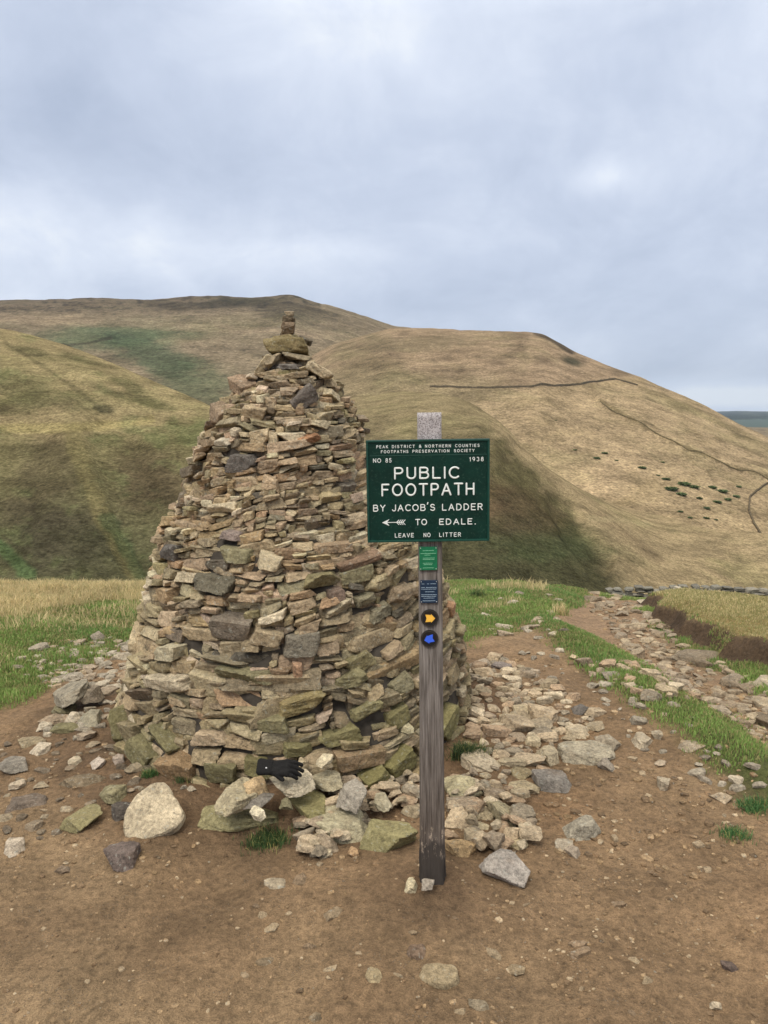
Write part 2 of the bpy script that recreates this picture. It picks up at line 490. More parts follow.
def paint_far(u, v, X, Y, Z):
    n = fbm(u / 22, v / 7, 71, 5, 0.6); n2 = fbm(u / 60, v / 15, 72, 4)
    c = np.broadcast_to(hc(132, 118, 88), u.shape + (3,)).copy()
    c = mixc(c, hc(108, 98, 70), sstep(0.0, 0.6, n2) * 0.6)
    c = mixc(c, hc(152, 134, 98), sstep(0.1, 0.6, -n2) * 0.5)
    c = mixc(c, hc(84, 74, 60), (1 - sstep(306, 318, v + n * 8)) * 0.55 * (u < 320))
    c = mixc(c, hc(84, 102, 66), blob(u, v, 110, 336, 78, 13, -3, n * 0.5) * 0.75)
    c = mixc(c, hc(74, 92, 62), blob(u, v, 150, 352, 50, 16, 22, n * 0.6) * 0.75)
    c = mixc(c, hc(78, 94, 60), blob(u, v, 195, 385, 40, 22, 10, n * 0.6) * 0.6)
    c = mixc(c, hc(62, 58, 44), blob(u, v, 215, 304, 60, 4, -2, n * 0.8) * 0.7)
    c = mixc(c, hc(82, 76, 56), blob(u, v, 300, 312, 50, 10, 12, n * 0.6) * 0.6)
    c = mixc(c, hc(70, 66, 50), line(u, v, [(62, 346), (90, 343), (110, 338)], 2, n) * 0.7)
    nf = fbm(u / 5, v / 2.5, 75, 3, 0.7)
    c = mixc(c, hc(58, 54, 46), sstep(0.05, 0.45, nf) * (1 - sstep(302, 320, v + n * 8)) * 0.8)
    c = mixc(c, hc(74, 70, 54), sstep(0.2, 0.5, nf) * 0.35)
    c = mixc(c, hc(146, 128, 96), line(u, v, [(0, 318), (120, 324), (260, 330), (420, 345)], 5, n * 4) * 0.5)
    return c

def paint_spur(u, v, X, Y, Z):
    n = fbm(u / 20, v / 12, 81, 5, 0.6); n2 = fbm(u / 60 + v / 40, v / 20, 82, 4)
    n3 = fbm(u / 9 - v / 14, v / 30, 83, 4)
    c = np.broadcast_to(hc(164, 143, 100), u.shape + (3,)).copy()
    c = mixc(c, hc(150, 132, 84), sstep(0.0, 0.6, n2) * 0.55)
    c = mixc(c, hc(174, 151, 107), sstep(0.1, 0.6, -n2) * 0.5)
    c = mixc(c, hc(128, 112, 72), sstep(0.15, 0.6, n3) * 0.35)
    wall = np.interp(u, [300, 430, 520, 600, 640, 760], [392, 387, 388, 382, 377, 440])
    c = mixc(c, hc(146, 124, 92), (1 - sstep(-5, 4, v - wall)) * (u < 640) * 0.75)
    c = mixc(c, hc(108, 92, 68), (1 - sstep(-5, 4, v - wall)) * (u < 640) * sstep(0.1, 0.5, n) * 0.6)
    c = mixc(c, hc(72, 62, 48), line(u, v, [(535, 332), (548, 336), (560, 344), (572, 352)], 4, n * 2) * 0.85)
    c = mixc(c, hc(64, 64, 44), blob(u, v, 572, 361, 12, 4, 18, n * 0.5) * 0.9)
    c = mixc(c, hc(104, 94, 60), blob(u, v, 375, 372, 40, 22, 5, n * 0.6) * 0.6)
    c = mixc(c, hc(98, 92, 60), blob(u, v, 400, 345, 60, 8, -2, n * 0.7) * 0.5)
    c = mixc(c, hc(134, 120, 82), blob(u, v, 390, 392, 110, 20, -2, n * 0.5) * 0.8)
    c = mixc(c, hc(158, 138, 92), sstep(460, 560, v + 20 * n) * 0.5)
    c = mixc(c, hc(116, 102, 62), line(u, v, [(600, 400), (660, 436), (720, 462), (768, 476), (850, 490)], 2.0, n * 1) * 0.6)
    c = mixc(c, hc(120, 108, 66), line(u, v, [(640, 388), (700, 412), (768, 448)], 5, n * 4) * 0.5)
    c = mixc(c, hc(92, 80, 52), line(u, v, [(690, 560), (730, 575), (760, 590)], 6, n * 3) * 0.7)
    return c

def paint_front(u, v, X, Y, Z):
    n = fbm(u / 18, v / 10, 91, 5, 0.6); n2 = fbm(u / 50 + v / 50, v / 22, 92, 4)
    rid = np.interp(u, [200, 330, 440, 470, 500, 540, 580, 620, 650, 690, 740, 900],
                    [440, 398, 394, 404, 424, 466, 497, 528, 554, 580, 606, 670])
    dep = v - rid
    c = np.broadcast_to(hc(98, 92, 54), u.shape + (3,)).copy()
    wdt = np.interp(u, [500, 570, 640], [26, 34, 130])
    c = mixc(c, hc(72, 72, 44), sstep(500, 560, v + n * 26) * 0.75)
    c = mixc(c, hc(154, 136, 92), (1 - sstep(0.1, 1.0, (dep + n * 16) / wdt)) * sstep(430, 500, u))
    c = mixc(c, hc(140, 126, 84), (1 - sstep(0, 110, dep + n * 30)) * (1 - sstep(440, 520, u)) * 0.95)
    c = mixc(c, hc(88, 70, 48), blob(u, v, 520, 515, 42, 26, 20, n * 0.5) * 0.6)
    c = mixc(c, hc(72, 72, 44), sstep(500, 560, v + n * 26) * 0.7 * (1 - sstep(560, 640, u)))
    c = mixc(c, hc(106, 84, 56), blob(u, v, 470, 500, 30, 20, 10, n * 0.7) * 0.45)
    c = mixc(c, hc(70, 82, 46), blob(u, v, 545, 548, 60, 14, 4, n * 0.7) * 0.5)
    c = mixc(c, hc(120, 108, 70), line(u, v, [(470, 402), (500, 418), (530, 442), (555, 462), (600, 500)], 5, n * 4) * 0.6)
    c = mixc(c, hc(84, 74, 48), line(u, v, [(486, 408), (512, 426), (540, 450), (566, 474)], 2.4, n * 2) * 0.6)
    c = mixc(c, hc(112, 94, 66), line(u, v, [(600, 514), (620, 530), (645, 548), (660, 560)], 4, n * 5) * 0.35)
    c = mixc(c, hc(160, 146, 98), line(u, v, [(590, 518), (620, 520), (650, 524)], 3, n * 3) * 0.6)
    c = mixc(c, hc(64, 58, 42), sstep(0.15, 0.6, n2) * 0.3)
    return c

m_near = hill_material('near_hill_heath', 0.9, 0.35)
m_far = hill_material('far_moor', 5.0, 0.0)
m_spur = hill_material('dry_hill_grass', 2.2, -0.45)
m_front = hill_material('dark_hill_grass', 1.0, -0.5)

bulge = lambda S, U: S ** 0.9 * 0.55 + 0.45 * np.sin(S * np.pi / 2) ** 1.3
build_hill('hills', [(-900, 240), (-300, 285), (0, 328), (40, 337), (80, 350), (120, 366), (160, 384), (210, 405), (260, 440), (320, 500), (380, 560), (450, 630), (700, 760)],
           [(-900, 330), (0, 250), (210, 170), (450, 120), (700, 100)], [(-900, 60), (700, 60)], [(-900, -30), (700, -34)],
           -900, 640, bulge, paint_near, m_near, 0.8, 1.2, 230, 2.0, 1,
           relief=lambda u, v: -0.5 * line(u, v, [(5, 342), (30, 358), (60, 378), (85, 396), (104, 412)], 12)
                               - 1.2 * line(u, v, [(112, 430), (128, 480), (140, 540), (150, 580)], 34)
                               - 1.2 * line(u, v, [(20, 440), (10, 500), (-20, 560)], 44))
build_hill('hills', [(-1400, 310), (-300, 305), (0, 303), (100, 301), (150, 302), (185, 299), (210, 298), (240, 299.5), (270, 299), (290, 296), (312, 303), (330, 307), (360, 316), (392, 327), (440, 332), (520, 345), (700, 420), (900, 470)],
           [(-1400, 1700), (300, 1500), (900, 1400)], [(-1400, 420), (900, 420)], [(-1400, -40), (0, -20), (200, -28), (900, -60)],
           -1400, 900, lambda S, U: 0.35 * S + 0.65 * np.sin(S * np.pi / 2) ** 1.5, paint_far, m_far, 1.1, 5.0, 200, 3.0, 2)
build_hill('hills', [(120, 470), (200, 420), (260, 385), (330, 345), (390, 328), (450, 329), (530, 332), (545, 334), (560, 343), (575, 352), (600, 362), (640, 377), (700, 403), (740, 424), (768, 437), (860, 482), (1000, 540), (1300, 660)],
           [(120, 800), (400, 820), (540, 760), (640, 640), (768, 560), (1300, 480)], [(120, 210), (500, 210), (768, 200), (1300, 200)], [(120, -62), (1300, -75)],
           120, 1300, lambda S, U: 0.5 * S + 0.5 * np.sin(S * np.pi / 2) ** 1.2, paint_spur, m_spur, 1.0, 2.4, 240, 2.0, 3,
           relief=lambda u, v: 2.5 * line(u, v, [(600, 400), (660, 436), (720, 462), (768, 476)], 6))
build_hill('hills', [(100, 520), (200, 450), (280, 415), (340, 399), (400, 391), (440, 393), (470, 402), (500, 422), (540, 463), (580, 495), (620, 526), (650, 552), (690, 578), (740, 604), (900, 670), (1100, 730)],
           [(100, 330), (400, 330), (560, 250), (700, 190), (1100, 150)], [(100, 90), (1100, 80)], [(100, -40), (1100, -42)],
           100, 1000, bulge, paint_front, m_front, 1.0, 1.4, 220, 2.0, 4,
           relief=lambda u, v: -3 * line(u, v, [(560, 500), (575, 530), (600, 560)], 18) + 2 * line(u, v, [(500, 424), (470, 470), (430, 540)], 30))

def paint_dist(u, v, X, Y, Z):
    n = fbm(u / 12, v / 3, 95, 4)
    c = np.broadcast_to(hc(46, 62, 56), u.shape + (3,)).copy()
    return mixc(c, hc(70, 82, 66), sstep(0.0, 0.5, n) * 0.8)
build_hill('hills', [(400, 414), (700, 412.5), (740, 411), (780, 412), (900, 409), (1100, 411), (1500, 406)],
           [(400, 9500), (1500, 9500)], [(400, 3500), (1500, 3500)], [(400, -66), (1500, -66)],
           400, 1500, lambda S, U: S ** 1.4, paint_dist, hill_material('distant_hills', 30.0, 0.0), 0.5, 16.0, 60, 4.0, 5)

def on_hill(key, px, py, tol=4):
    u, v, X, Y, Z, ny = HILLS[key]
    d = (u - px) ** 2 + (v - py) ** 2
    d[200:] = 1e9 if ny > 200 else d[200:]
    k = np.unravel_index(np.argmin(d), d.shape)
    return float(X[k]), float(Y[k]), float(Z[k])

# ------------------------------------------------------------------ stones
def cube_sphere(n):
    """unit cube grid with welded corners"""
    idx = {}; P = []; F = []
    def vid(p):
        k = tuple(np.round(p, 5))
        if k not in idx: idx[k] = len(P); P.append(p)
        return idx[k]
    t = np.tan(np.linspace(-1, 1, n + 1) * math.pi / 4 * 0.92) / math.tan(math.pi / 4 * 0.92)
    for ax in range(3):
        for sg in (-1, 1):
            for a in range(n):
                for b in range(n):
                    q = []
                    for (i, j) in ((a, b), (a + 1, b), (a + 1, b + 1), (a, b + 1)):
                        p = [0, 0, 0]; p[ax] = sg; p[(ax + 1) % 3] = t[i]; p[(ax + 2) % 3] = t[j]
                        q.append(vid(tuple(p)))
                    F.append(q if sg > 0 else q[::-1])
    return np.array(P, float), np.array(F, np.int32)
CS = {n: cube_sphere(n) for n in (3, 6, 9, 12, 16)}

def stone_verts(n, dims, rng, sharp=14, nch=5, rough=0.03, box=1.0, chamf=0.72, slab=False):
    """angular block: intersection of half spaces with softened edges; dims = full sizes"""
    P, F = CS[n]
    D = P / np.linalg.norm(P, axis=1)[:, None]
    N = []; H = []
    for ax in range(3):
        for sg in (-1, 1):
            v = np.zeros(3); v[ax] = sg
            if slab and ax < 2: continue
            v = v + rng.normal(0, (0.16 if not slab else 0.09) * box, 3); v /= np.linalg.norm(v)
            N.append(v); H.append(rng.uniform(0.80, 1.0) if not slab else rng.uniform(0.8, 1.0))
    if slab:
        k = int(rng.integers(5, 8)); a0 = rng.uniform(0, 6.28)
        for q in range(k):
            a = a0 + (q + rng.uniform(-0.32, 0.32)) * 2 * math.pi / k
            v = np.array([math.cos(a), math.sin(a), rng.normal(0.12, 0.28)]); v /= np.linalg.norm(v)
            N.append(v); H.append(rng.uniform(0.72, 1.0))
    for k in range(nch):
        v = rng.normal(0, 1, 3); v[2] = v[2] * 0.55 if not slab else abs(v[2]) + 0.3
        v /= np.linalg.norm(v)
        N.append(v); H.append(rng.uniform(chamf, 1.08) * (abs(v).sum()) ** 0.75)
    N = np.array(N); H = np.array(H)
    dots = np.maximum(D @ N.T, 0) / H
    r = (dots ** sharp).sum(1) ** (-1 / sharp)
    V = D * r[:, None]
    # lumpy roughness
    o = rng.uniform(0, 100, 3)
    k = 2.3
    w = fbm(V[:, 0] * k + o[0] + V[:, 2] * 1.7, V[:, 1] * k + o[1] - V[:, 2] * 1.3, 7, 4, 0.6)
    V = V * (1 + rough * 2.6 * w[:, None])
    ext = np.abs(V).max(0)
    V = V / ext * (np.array(dims) / 2)
    return V, F

PAL = [((180, 160, 127), 6), ((166, 146, 114), 8), ((150, 133, 105), 7), ((134, 120, 97), 4), ((192, 176, 146), 3),
       ((166, 141, 106), 3), ((118, 105, 86), 1.6), ((154, 138, 104), 3), ((100, 92, 80), 0.7), ((154, 128, 100), 0.8)]
_pw = np.array([w for _, w in PAL], float); _pw /= _pw.sum()
KS = 1.05
def pick_col(rng, shift=1.0):
    c = PAL[rng.choice(len(PAL), p=_pw)][0]
    return srgb(*c, KS * shift) * rng.uniform(0.85, 1.15) * (1 + rng.normal(0, 0.03, 3))

# ------------------------------------------------------------------ the cairn
PZ = [-0.3, 0.05, 0.44, 0.85, 1.06, 1.20, 1.35, 1.575, 1.74, 1.87, 1.98, 2.05]
PR = [1.10, 1.04, 0.93, 0.81, 0.74, 0.61, 0.535, 0.46, 0.38, 0.265, 0.15, 0.10]
def prof(z, th=0.0):
    r = np.interp(z, PZ, PR)
    r = r + 0.014 * np.sin(th * 5 + z * 4) + 0.01 * np.sin(th * 9 - z * 7)
    r = r + np.interp(z, [0, 0.4, 1.05, 1.3, 1.6, 1.9], [0.0, 0.045, 0.03, -0.035, -0.045, 0.0]) * np.cos(th)
    # bulge on the left flank just above mid height
    d = np.abs((th - math.pi + math.pi) % (2 * math.pi) - math.pi)
    r = r + 0.02 * np.exp(-(d / 0.6) ** 2) * np.exp(-((z - 1.08) / 0.12) ** 2)
    return r
CX, CY = CAIRN
CZ = gz(CX, CY - 1.0) - 0.03

def cairn_hit(px, py):
    a, b, c = ray(px, py)
    t = np.arange(2.5, 6, 0.004)
    x, y, z = a * t, b * t, CH + c * t
    th = np.arctan2(y - CY, x - CX)
    ins = np.hypot(x - CX, y - CY) < prof(z - 0.0, th)
    k = int(np.argmax(ins)) if ins.any() else int(np.argmin(np.hypot(x - CX, y - CY) - prof(z, th)))
    return th[k], z[k], t[k] * 1.0

# (x0,y0,x1,y1, colour, tilt degrees (up to the right +), protrude, moss, label)
SPECIAL = [
 (291,384,320,413,(112,103,94),38,0.05,0,'dark lichen-specked square block set on edge'),
 (219,375,249,396,(142,120,96),-24,0.09,0,'rust-brown slab jutting out near the top'),
 (256,353,273,374,(176,160,128),55,0.02,0,None), (305,360,333,380,(178,160,128),-30,0.04,0,None),
 (237,402,265,420,(170,150,118),-8,0.04,0,None), (222,452,254,472,(104,99,92),3,0.05,0,'dark grey lichen-covered block'),
 (246,426,269,446,(176,156,122),10,0.03,0,None), (266,431,279,453,(190,172,138),0,0.03,0,None),
 (257,474,281,494,(176,152,120),-12,0.04,0,None), (290,452,320,469,(150,128,98),8,0.03,0,None),
 (296,432,321,446,(160,118,84),10,0.03,0,None), (322,425,341,441,(174,158,126),-12,0.04,0,None),
 (326,388,345,404,(180,164,132),-28,0.05,0,None), (206,403,222,425,(140,120,96),-20,0.05,0,None),
 (207,500,238,514,(190,174,142),4,0.08,0,'pale flat slab sticking out on the left'),
 (152,514,176,530,(184,160,120),14,0.07,0,'pale rounded slab at the left shoulder'),
 (217,529,244,544,(138,122,112),-8,0.05,0,'purplish wedge stone'), (158,543,177,561,(92,88,84),0,0.05,0,None),
 (214,548,254,563,(128,122,92),0,0.04,0.2,None), (254,552,283,574,(180,164,132),-14,0.05,0,None),
 (182,572,242,595,(104,98,82),-3,0.04,0.1,None), (203,610,254,647,(126,114,98),-4,0.09,0,'big rough grey block set upright'),
 (246,624,284,651,(158,140,110),-12,0.07,0,None), (187,653,260,672,(134,122,98),-6,0.05,0.1,None),
 (205,667,290,687,(128,120,90),2,0.04,0.3,None), (291,662,304,678,(170,136,106),0,0.05,0,'small bright orange stone'),
 (281,632,323,660,(122,114,98),2,0.05,0,None), (327,588,349,609,(116,98,84),6,0.05,0,'reddish-brown block'),
 (341,565,377,586,(130,122,92),10,0.05,0.1,None), (303,571,341,588,(128,118,84),2,0.05,0.1,None),
 (340,551,382,570,(132,108,86),16,0.04,0,None), (344,649,381,677,(132,122,88),26,0.05,0.2,None),
 (351,590,385,608,(128,120,96),16,0.04,0.1,None), (370,601,400,620,(126,118,96),18,0.05,0.1,None),
 (104,704,128,746,(110,114,82),-62,0.08,0.6,None), (120,737,154,766,(118,116,84),-38,0.08,0.5,None),
 (155,756,196,783,(142,116,84),-6,0.10,0.1,'large orange-brown foundation stone'),
 (198,760,236,785,(104,100,72),0,0.05,0.4,None), (237,757,274,780,(112,108,72),0,0.05,0.5,None),
 (269,687,331,718,(140,124,84),18,0.05,0.3,None), (141,727,182,759,(118,116,84),-32,0.07,0.5,None),
 (254,716,289,737,(122,122,90),2,0.05,0.3,None), (438,700,468,741,(112,118,78),42,0.07,0.7,None),
 (385,747,420,782,(112,114,72),20,0.07,0.7,None), (362,765,393,793,(112,114,72),16,0.10,0.7,None),
 (276,742,318,760,(112,116,80),6,0.05,0.6,None), (320,725,362,748,(112,116,80),14,0.05,0.6,None),
 (330,668,372,690,(126,120,88),16,0.05,0.3,None), (392,676,418,694,(128,122,96),18,0.05,0.3,None),
 (445,600,462,622,(168,130,96),-60,0.05,0.0,None), (350,700,385,722,(124,120,86),16,0.05,0.4,None),
 (388,705,416,730,(120,118,80),18,0.05,0.5,None), (240,640,262,652,(140,124,96),2,0.05,0,None),
]

def build_cairn():
    rng = np.random.default_rng(5)
    root = empty('cairn', (CX, CY, CZ))
    tag(root, 'tall conical cairn of stacked gritstone slabs behind the green footpath sign', 'cairn')
    NB = 1600
    th = (np.arange(NB) + 0.5) / NB * 2 * math.pi
    # front centre is theta = -pi/2 ; right is 0
    T = 0.085 * np.sin(th + 0.35) * -1.0
    T = 0.10 * np.exp(-((((th - 5.75) + math.pi) % (2 * math.pi) - math.pi) / 0.8) ** 2) + 0.05 * np.sin(2 * th + 0.8) + 0.02 * np.sin(5 * th)
    H = T - 0.22
    stones = []
    ztop = 1.97
    H0 = H.copy()
    for layer in (0, 1):
        H = H0 + 0.03 * layer * np.sin(th * 11)
        for it in range(6000):
            i = int(np.argmin(H - T * np.clip((1.8 - H) / 1.2, 0, 1)))
            z = H[i]
            if z > ztop - 0.02: break
            if z < -0.05: sz = 1.25
            else: sz = 1.0
            R = float(prof(z, th[i])); bw = 2 * math.pi * R / NB
            tol = 0.013
            a = i; b = i
            mx = int(0.45 / bw)
            while b - i < mx and abs(H[(b + 1) % NB] - H[b % NB]) < tol and abs(H[(b + 1) % NB] - z) < 0.035: b += 1
            while i - a < mx and abs(H[(a - 1) % NB] - H[a % NB]) < tol and abs(H[(a - 1) % NB] - z) < 0.035: a -= 1
            L = (b - a + 1) * bw
            zz = np.clip(z, 0, 2)
            mean = np.interp(zz, [0, 0.5, 0.8, 1.1, 1.7, 2], [0.185, 0.18, 0.135, 0.092, 0.085, 0.08]) * sz
            w = float(mean * np.exp(rng.normal(-0.05, 0.52)))
            w = min(w, 0.36, R * 0.9)
            if L < w * 1.45: w = L
            nb = max(1, int(round(w / bw)))
            if nb >= (b - a + 1) or rng.random() < 0.5: s0 = a
            else: s0 = b - nb + 1
            nb = min(nb, b - a + 1)
            w = nb * bw
            ids = np.arange(s0, s0 + nb) % NB
            if w < 0.022:
                nbh = min(H[(a - 1) % NB], H[(b + 1) % NB])
                H[ids] = max(nbh, z + 0.004)
                if w > 0.012:
                    pass
                continue
            hl = H[ids[0]]; hr = H[ids[-1]]
            hmin = 0.022 if z > 0.9 else 0.03
            h = float(np.clip(w * (rng.uniform(0.17, 0.44) if zz > 0.9 else rng.uniform(0.2, 0.5)), hmin * rng.uniform(0.75, 1.2), np.interp(zz, [0, 0.7, 1.1, 2], [0.102, 0.086, 0.052, 0.048])))
            if w < 0.05: h = float(rng.uniform(0.7, 1.2) * w * 0.7 + 0.008)
            base = float(H[ids].mean()); slope = (hr - hl) / max(w, 1e-3)
            slope = float(np.clip(slope, -0.35, 0.35))
            tp = rng.normal(0, 0.10)
            up = h * (1 + tp * np.linspace(-1, 1, nb))
            newH = base + slope * (np.linspace(-0.5, 0.5, nb) * w) + up
            tc = th[0] * 0 + (s0 + nb / 2) / NB * 2 * math.pi
            stones.append(dict(layer=layer, th=tc, z=base + h / 2, w=w, h=h, slope=slope, tp=tp, R=R))
            H[ids] = newH

    # specials
    spec = []
    for (x0, y0, x1, y1, col, tilt, pro, moss, lab) in SPECIAL:
        t, z, dist = cairn_hit((x0 + x1) / 2, (y0 + y1) / 2)
        d = (dist * math.cos(0.1))
        a = math.radians(abs(tilt)); W = (x1 - x0) / FP * d; Hh = (y1 - y0) / FP * d
        # foreshortening on the flanks
        fs = max(0.5, abs(math.cos(t + math.pi / 2)))
        if abs(tilt) < 24:
            w = W / fs; h = max(Hh - W * math.tan(a) * 0.6, 0.45 * Hh)
        else:
            w = math.hypot(W, Hh) * 0.86; h = min(W, Hh) * 0.72
        spec.append(dict(th=t % (2 * math.pi), z=z, w=w, h=h, tilt=math.radians(tilt), pro=pro, col=srgb(*col, KS), moss=moss, lab=lab, bw=W / fs, bh=Hh))
    keep = []
    for s in stones:
        bad = False
        for q in (spec if s['layer'] == 0 else []):
            dth = abs((s['th'] - q['th'] + math.pi) % (2 * math.pi) - math.pi) * s['R']
            if dth < q['bw'] * 0.44 and abs(s['z'] - q['z']) < q['bh'] * 0.36: bad = True; break
        if not bad: keep.append(s)
    def place(V, t, z, d, w, h, slope, tp, R, jy, jp, jr, pro):
        # local: x along the tangent, y outward, z up
        X = V.copy()
        X[:, 2] *= 1 + tp * 2 * X[:, 0] / max(w, 1e-3)
        M = (Matrix.Rotation(jy, 3, 'Z') @ Matrix.Rotation(jr, 3, 'Y') @ Matrix.Rotation(jp, 3, 'X'))
        X = X @ np.array(M).T
        X[:, 2] += slope * X[:, 0]
        er = np.array([math.cos(t), math.sin(t), 0]); et = np.array([-math.sin(t), math.cos(t), 0])
        c = er * (R - d / 2 + pro)
        return c + X[:, :1] * et + X[:, 1:2] * er + X[:, 2:] * np.array([0, 0, 1]) + np.array([0, 0, z - CZ])
    items = []
    for s in keep:
        w, h, t, z = s['w'], s['h'], s['th'], s['z']
        front = math.cos(t + math.pi / 2) > -0.25
        up = np.clip((z - 0.9) / 0.6, 0, 1)
        d = min(max(rng.uniform(0.7, 1.2) * w, 0.10), 0.20) * (1 - 0.3 * up)
        R = float(prof(z, t)) - 0.034 * s['layer']
        if s['layer']:
            if z > 1.85: continue
            h *= 1.3; w *= 1.15
        n = (12 if (front and w > 0.09) else (6 if front else 3)) if s['layer'] == 0 else (6 if front else 3)
        gap = 1.09
        V, F = stone_verts(n, (w * gap, d, h * 1.10), rng, sharp=rng.uniform(28, 60), nch=rng.integers(2, 6), rough=0.035, chamf=0.76)
        jit = 0.75 + 0.9 * up
        V = place(V, t, z, d, w, h, s['slope'], s['tp'], R, rng.normal(0, 0.09) * jit, rng.normal(0, 0.09) * jit - 0.04, rng.normal(0, 0.035) * jit,
                  rng.normal(0.0, 0.010) * (1 + 0.4 * up) + (0.03 * (rng.random() < 0.08) * (1 - s['layer'])))
        moss = float(np.clip(0.78 - z * 1.35 + rng.normal(0, 0.18), 0, 1)) * (0.9 if math.cos(t) > -0.3 else 0.75)
        moss = max(moss, float(np.clip(0.25 * max(0, math.cos(t - 0.0)) * (z < 1.2) + rng.normal(0, 0.1), 0, 0.5)))
        x, y = CX + math.cos(t) * R, CY + math.sin(t) * R
        vis = w * h * max(0.0, math.cos(t + math.pi / 2)) if z > 0 and not s['layer'] else 0
        c = pick_col(rng)
        c = c * (1 - 0.22 * max(0, math.cos(t)) * (z < 1.3))          # stones darken towards the right flank, except near the top
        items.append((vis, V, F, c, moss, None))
    for q in spec:
        t, z = q['th'], q['z']
        d = min(max(q['w'] * 0.9, 0.12), 0.24)
        R = float(prof(z, t))
        V, F = stone_verts(16, (q['w'], d, q['h']), rng, sharp=40, nch=6, rough=0.035, chamf=0.76)
        # positive tilt = right end up; tangent points right on the front side
        V = place(V, t, z, d, q['w'], q['h'], 0.0, 0.0, R, 0.0, -0.12, -q['tilt'], q['pro'] * 0.45)
        items.append((9 + q['w'] * q['h'], V, F, q['col'], q['moss'], q['lab']))
    # cap and the little stack on top
    def cap(px, py, wpx, hpx, col, rot=0.0, dy=0.0, lab=None, n=16, moss=0.0, dd=None):
        Y = CY + dy
        x, _, z = at_depth(px, py, Y)
        d = Y / CP * 1.0
        w = wpx / FP * d; h = hpx / FP * d
        V, F = stone_verts(n, (w, dd or w * 0.8, h), rng, sharp=16, nch=6, rough=0.045, chamf=0.7)
        M = np.array(Matrix.Rotation(-math.radians(rot), 3, 'Y'))
        V = V @ M.T + np.array([x - CX, Y - CY, z - CZ])
        items.append((20, V, F, srgb(*col, KS), moss, lab))
    cap(287, 347.5, 47, 18, (128, 112, 78), -3, 0, 'wide greenish-brown capstone under the small stack', 16, 0.45, 0.24)
    cap(284, 338.5, 28, 8, (140, 124, 88), 5, 0, None, 16, 0.35, 0.13)
    cap(305, 341, 14, 7, (92, 82, 66), -25, 0, None)
    cap(287.5, 332.5, 18, 9, (112, 94, 72), 14, 0, 'small stone balanced on the capstone')
    cap(289, 325.5, 15, 8, (130, 112, 90), 2, 0)
    cap(289, 319.3, 13, 7, (100, 88, 70), -3, 0)
    cap(289.5, 313.6, 10, 6, (150, 134, 108), 4, 0, 'topmost small stone of the stack')
    cap(281, 361, 34, 10, (120, 104, 80), 0, 0, None, 9)
    cap(298, 362, 26, 10, (130, 112, 86), 0, 0.0, None, 9)
    cap(284, 369, 46, 9, (104, 94, 84), 2, -0.02, None, 9, 0, 0.26)
    cap(264, 366, 27, 9, (176, 160, 128), 52, -0.10, 'pale slab leaning below the capstone on the left', 12, 0, 0.12)
    cap(272, 362, 24, 8, (150, 134, 106), 40, -0.14, None, 12, 0, 0.12)
    cap(318, 370, 34, 11, (178, 160, 128), -32, -0.10, 'pale slab leaning below the capstone on the right', 12, 0, 0.16)
    cap(300, 358, 34, 8, (142, 128, 102), -4, -0.05, None, 12, 0, 0.2)
    cap(288, 367, 26, 8, (112, 108, 104), -2, -0.16, None, 12, 0, 0.12)
    cap(296, 376, 30, 8, (160, 142, 112), 6, -0.2, None, 12, 0, 0.12)
    cap(275, 379, 24, 8, (150, 134, 106), -6, -0.2, None, 12, 0, 0.12)
    # split: hundred largest in view as parts, the rest one heap
    items.sort(key=lambda q: -q[0])
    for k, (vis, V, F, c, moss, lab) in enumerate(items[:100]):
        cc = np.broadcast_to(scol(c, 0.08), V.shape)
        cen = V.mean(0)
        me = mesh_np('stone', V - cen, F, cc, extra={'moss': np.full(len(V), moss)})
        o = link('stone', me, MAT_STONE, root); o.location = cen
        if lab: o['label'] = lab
    VV = []; FF = []; CC = []; MM = []; off = 0
    for (vis, V, F, c, moss, lab) in items[100:]:
        VV.append(V); FF.append(F + off); off += len(V)
        CC.append(np.broadcast_to(scol(c, 0.08), V.shape)); MM.append(np.full(len(V), moss))
    me = mesh_np('stone_courses', np.concatenate(VV), np.concatenate(FF), np.concatenate(CC), extra={'moss': np.concatenate(MM)})
    o = link('stone_courses', me, MAT_STONE, root); o['kind'] = 'stuff'
    # stone fill core, coloured dark to stand in for shade in the gaps
    zs = np.linspace(-0.25, 2.0, 46); ts = np.linspace(0, 2 * math.pi, 96, endpoint=False)
    Zg, Tg = np.meshgrid(zs, ts, indexing='ij')
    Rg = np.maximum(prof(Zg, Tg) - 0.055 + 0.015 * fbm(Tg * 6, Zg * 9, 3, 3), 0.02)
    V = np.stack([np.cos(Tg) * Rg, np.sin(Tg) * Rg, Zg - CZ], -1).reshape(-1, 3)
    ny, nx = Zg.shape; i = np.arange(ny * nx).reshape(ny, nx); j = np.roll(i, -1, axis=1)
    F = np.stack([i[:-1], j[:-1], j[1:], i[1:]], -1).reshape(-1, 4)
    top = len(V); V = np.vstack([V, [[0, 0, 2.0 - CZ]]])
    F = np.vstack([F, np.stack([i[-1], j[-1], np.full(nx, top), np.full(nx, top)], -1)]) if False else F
    link('rubble_core', mesh_np('rubble_core', V, F), flat_material('core_gap_shade', (0.055, 0.047, 0.038), 0.95, 0.1, 0.5, 18), root)
    print('cairn stones', len(items))
build_cairn()

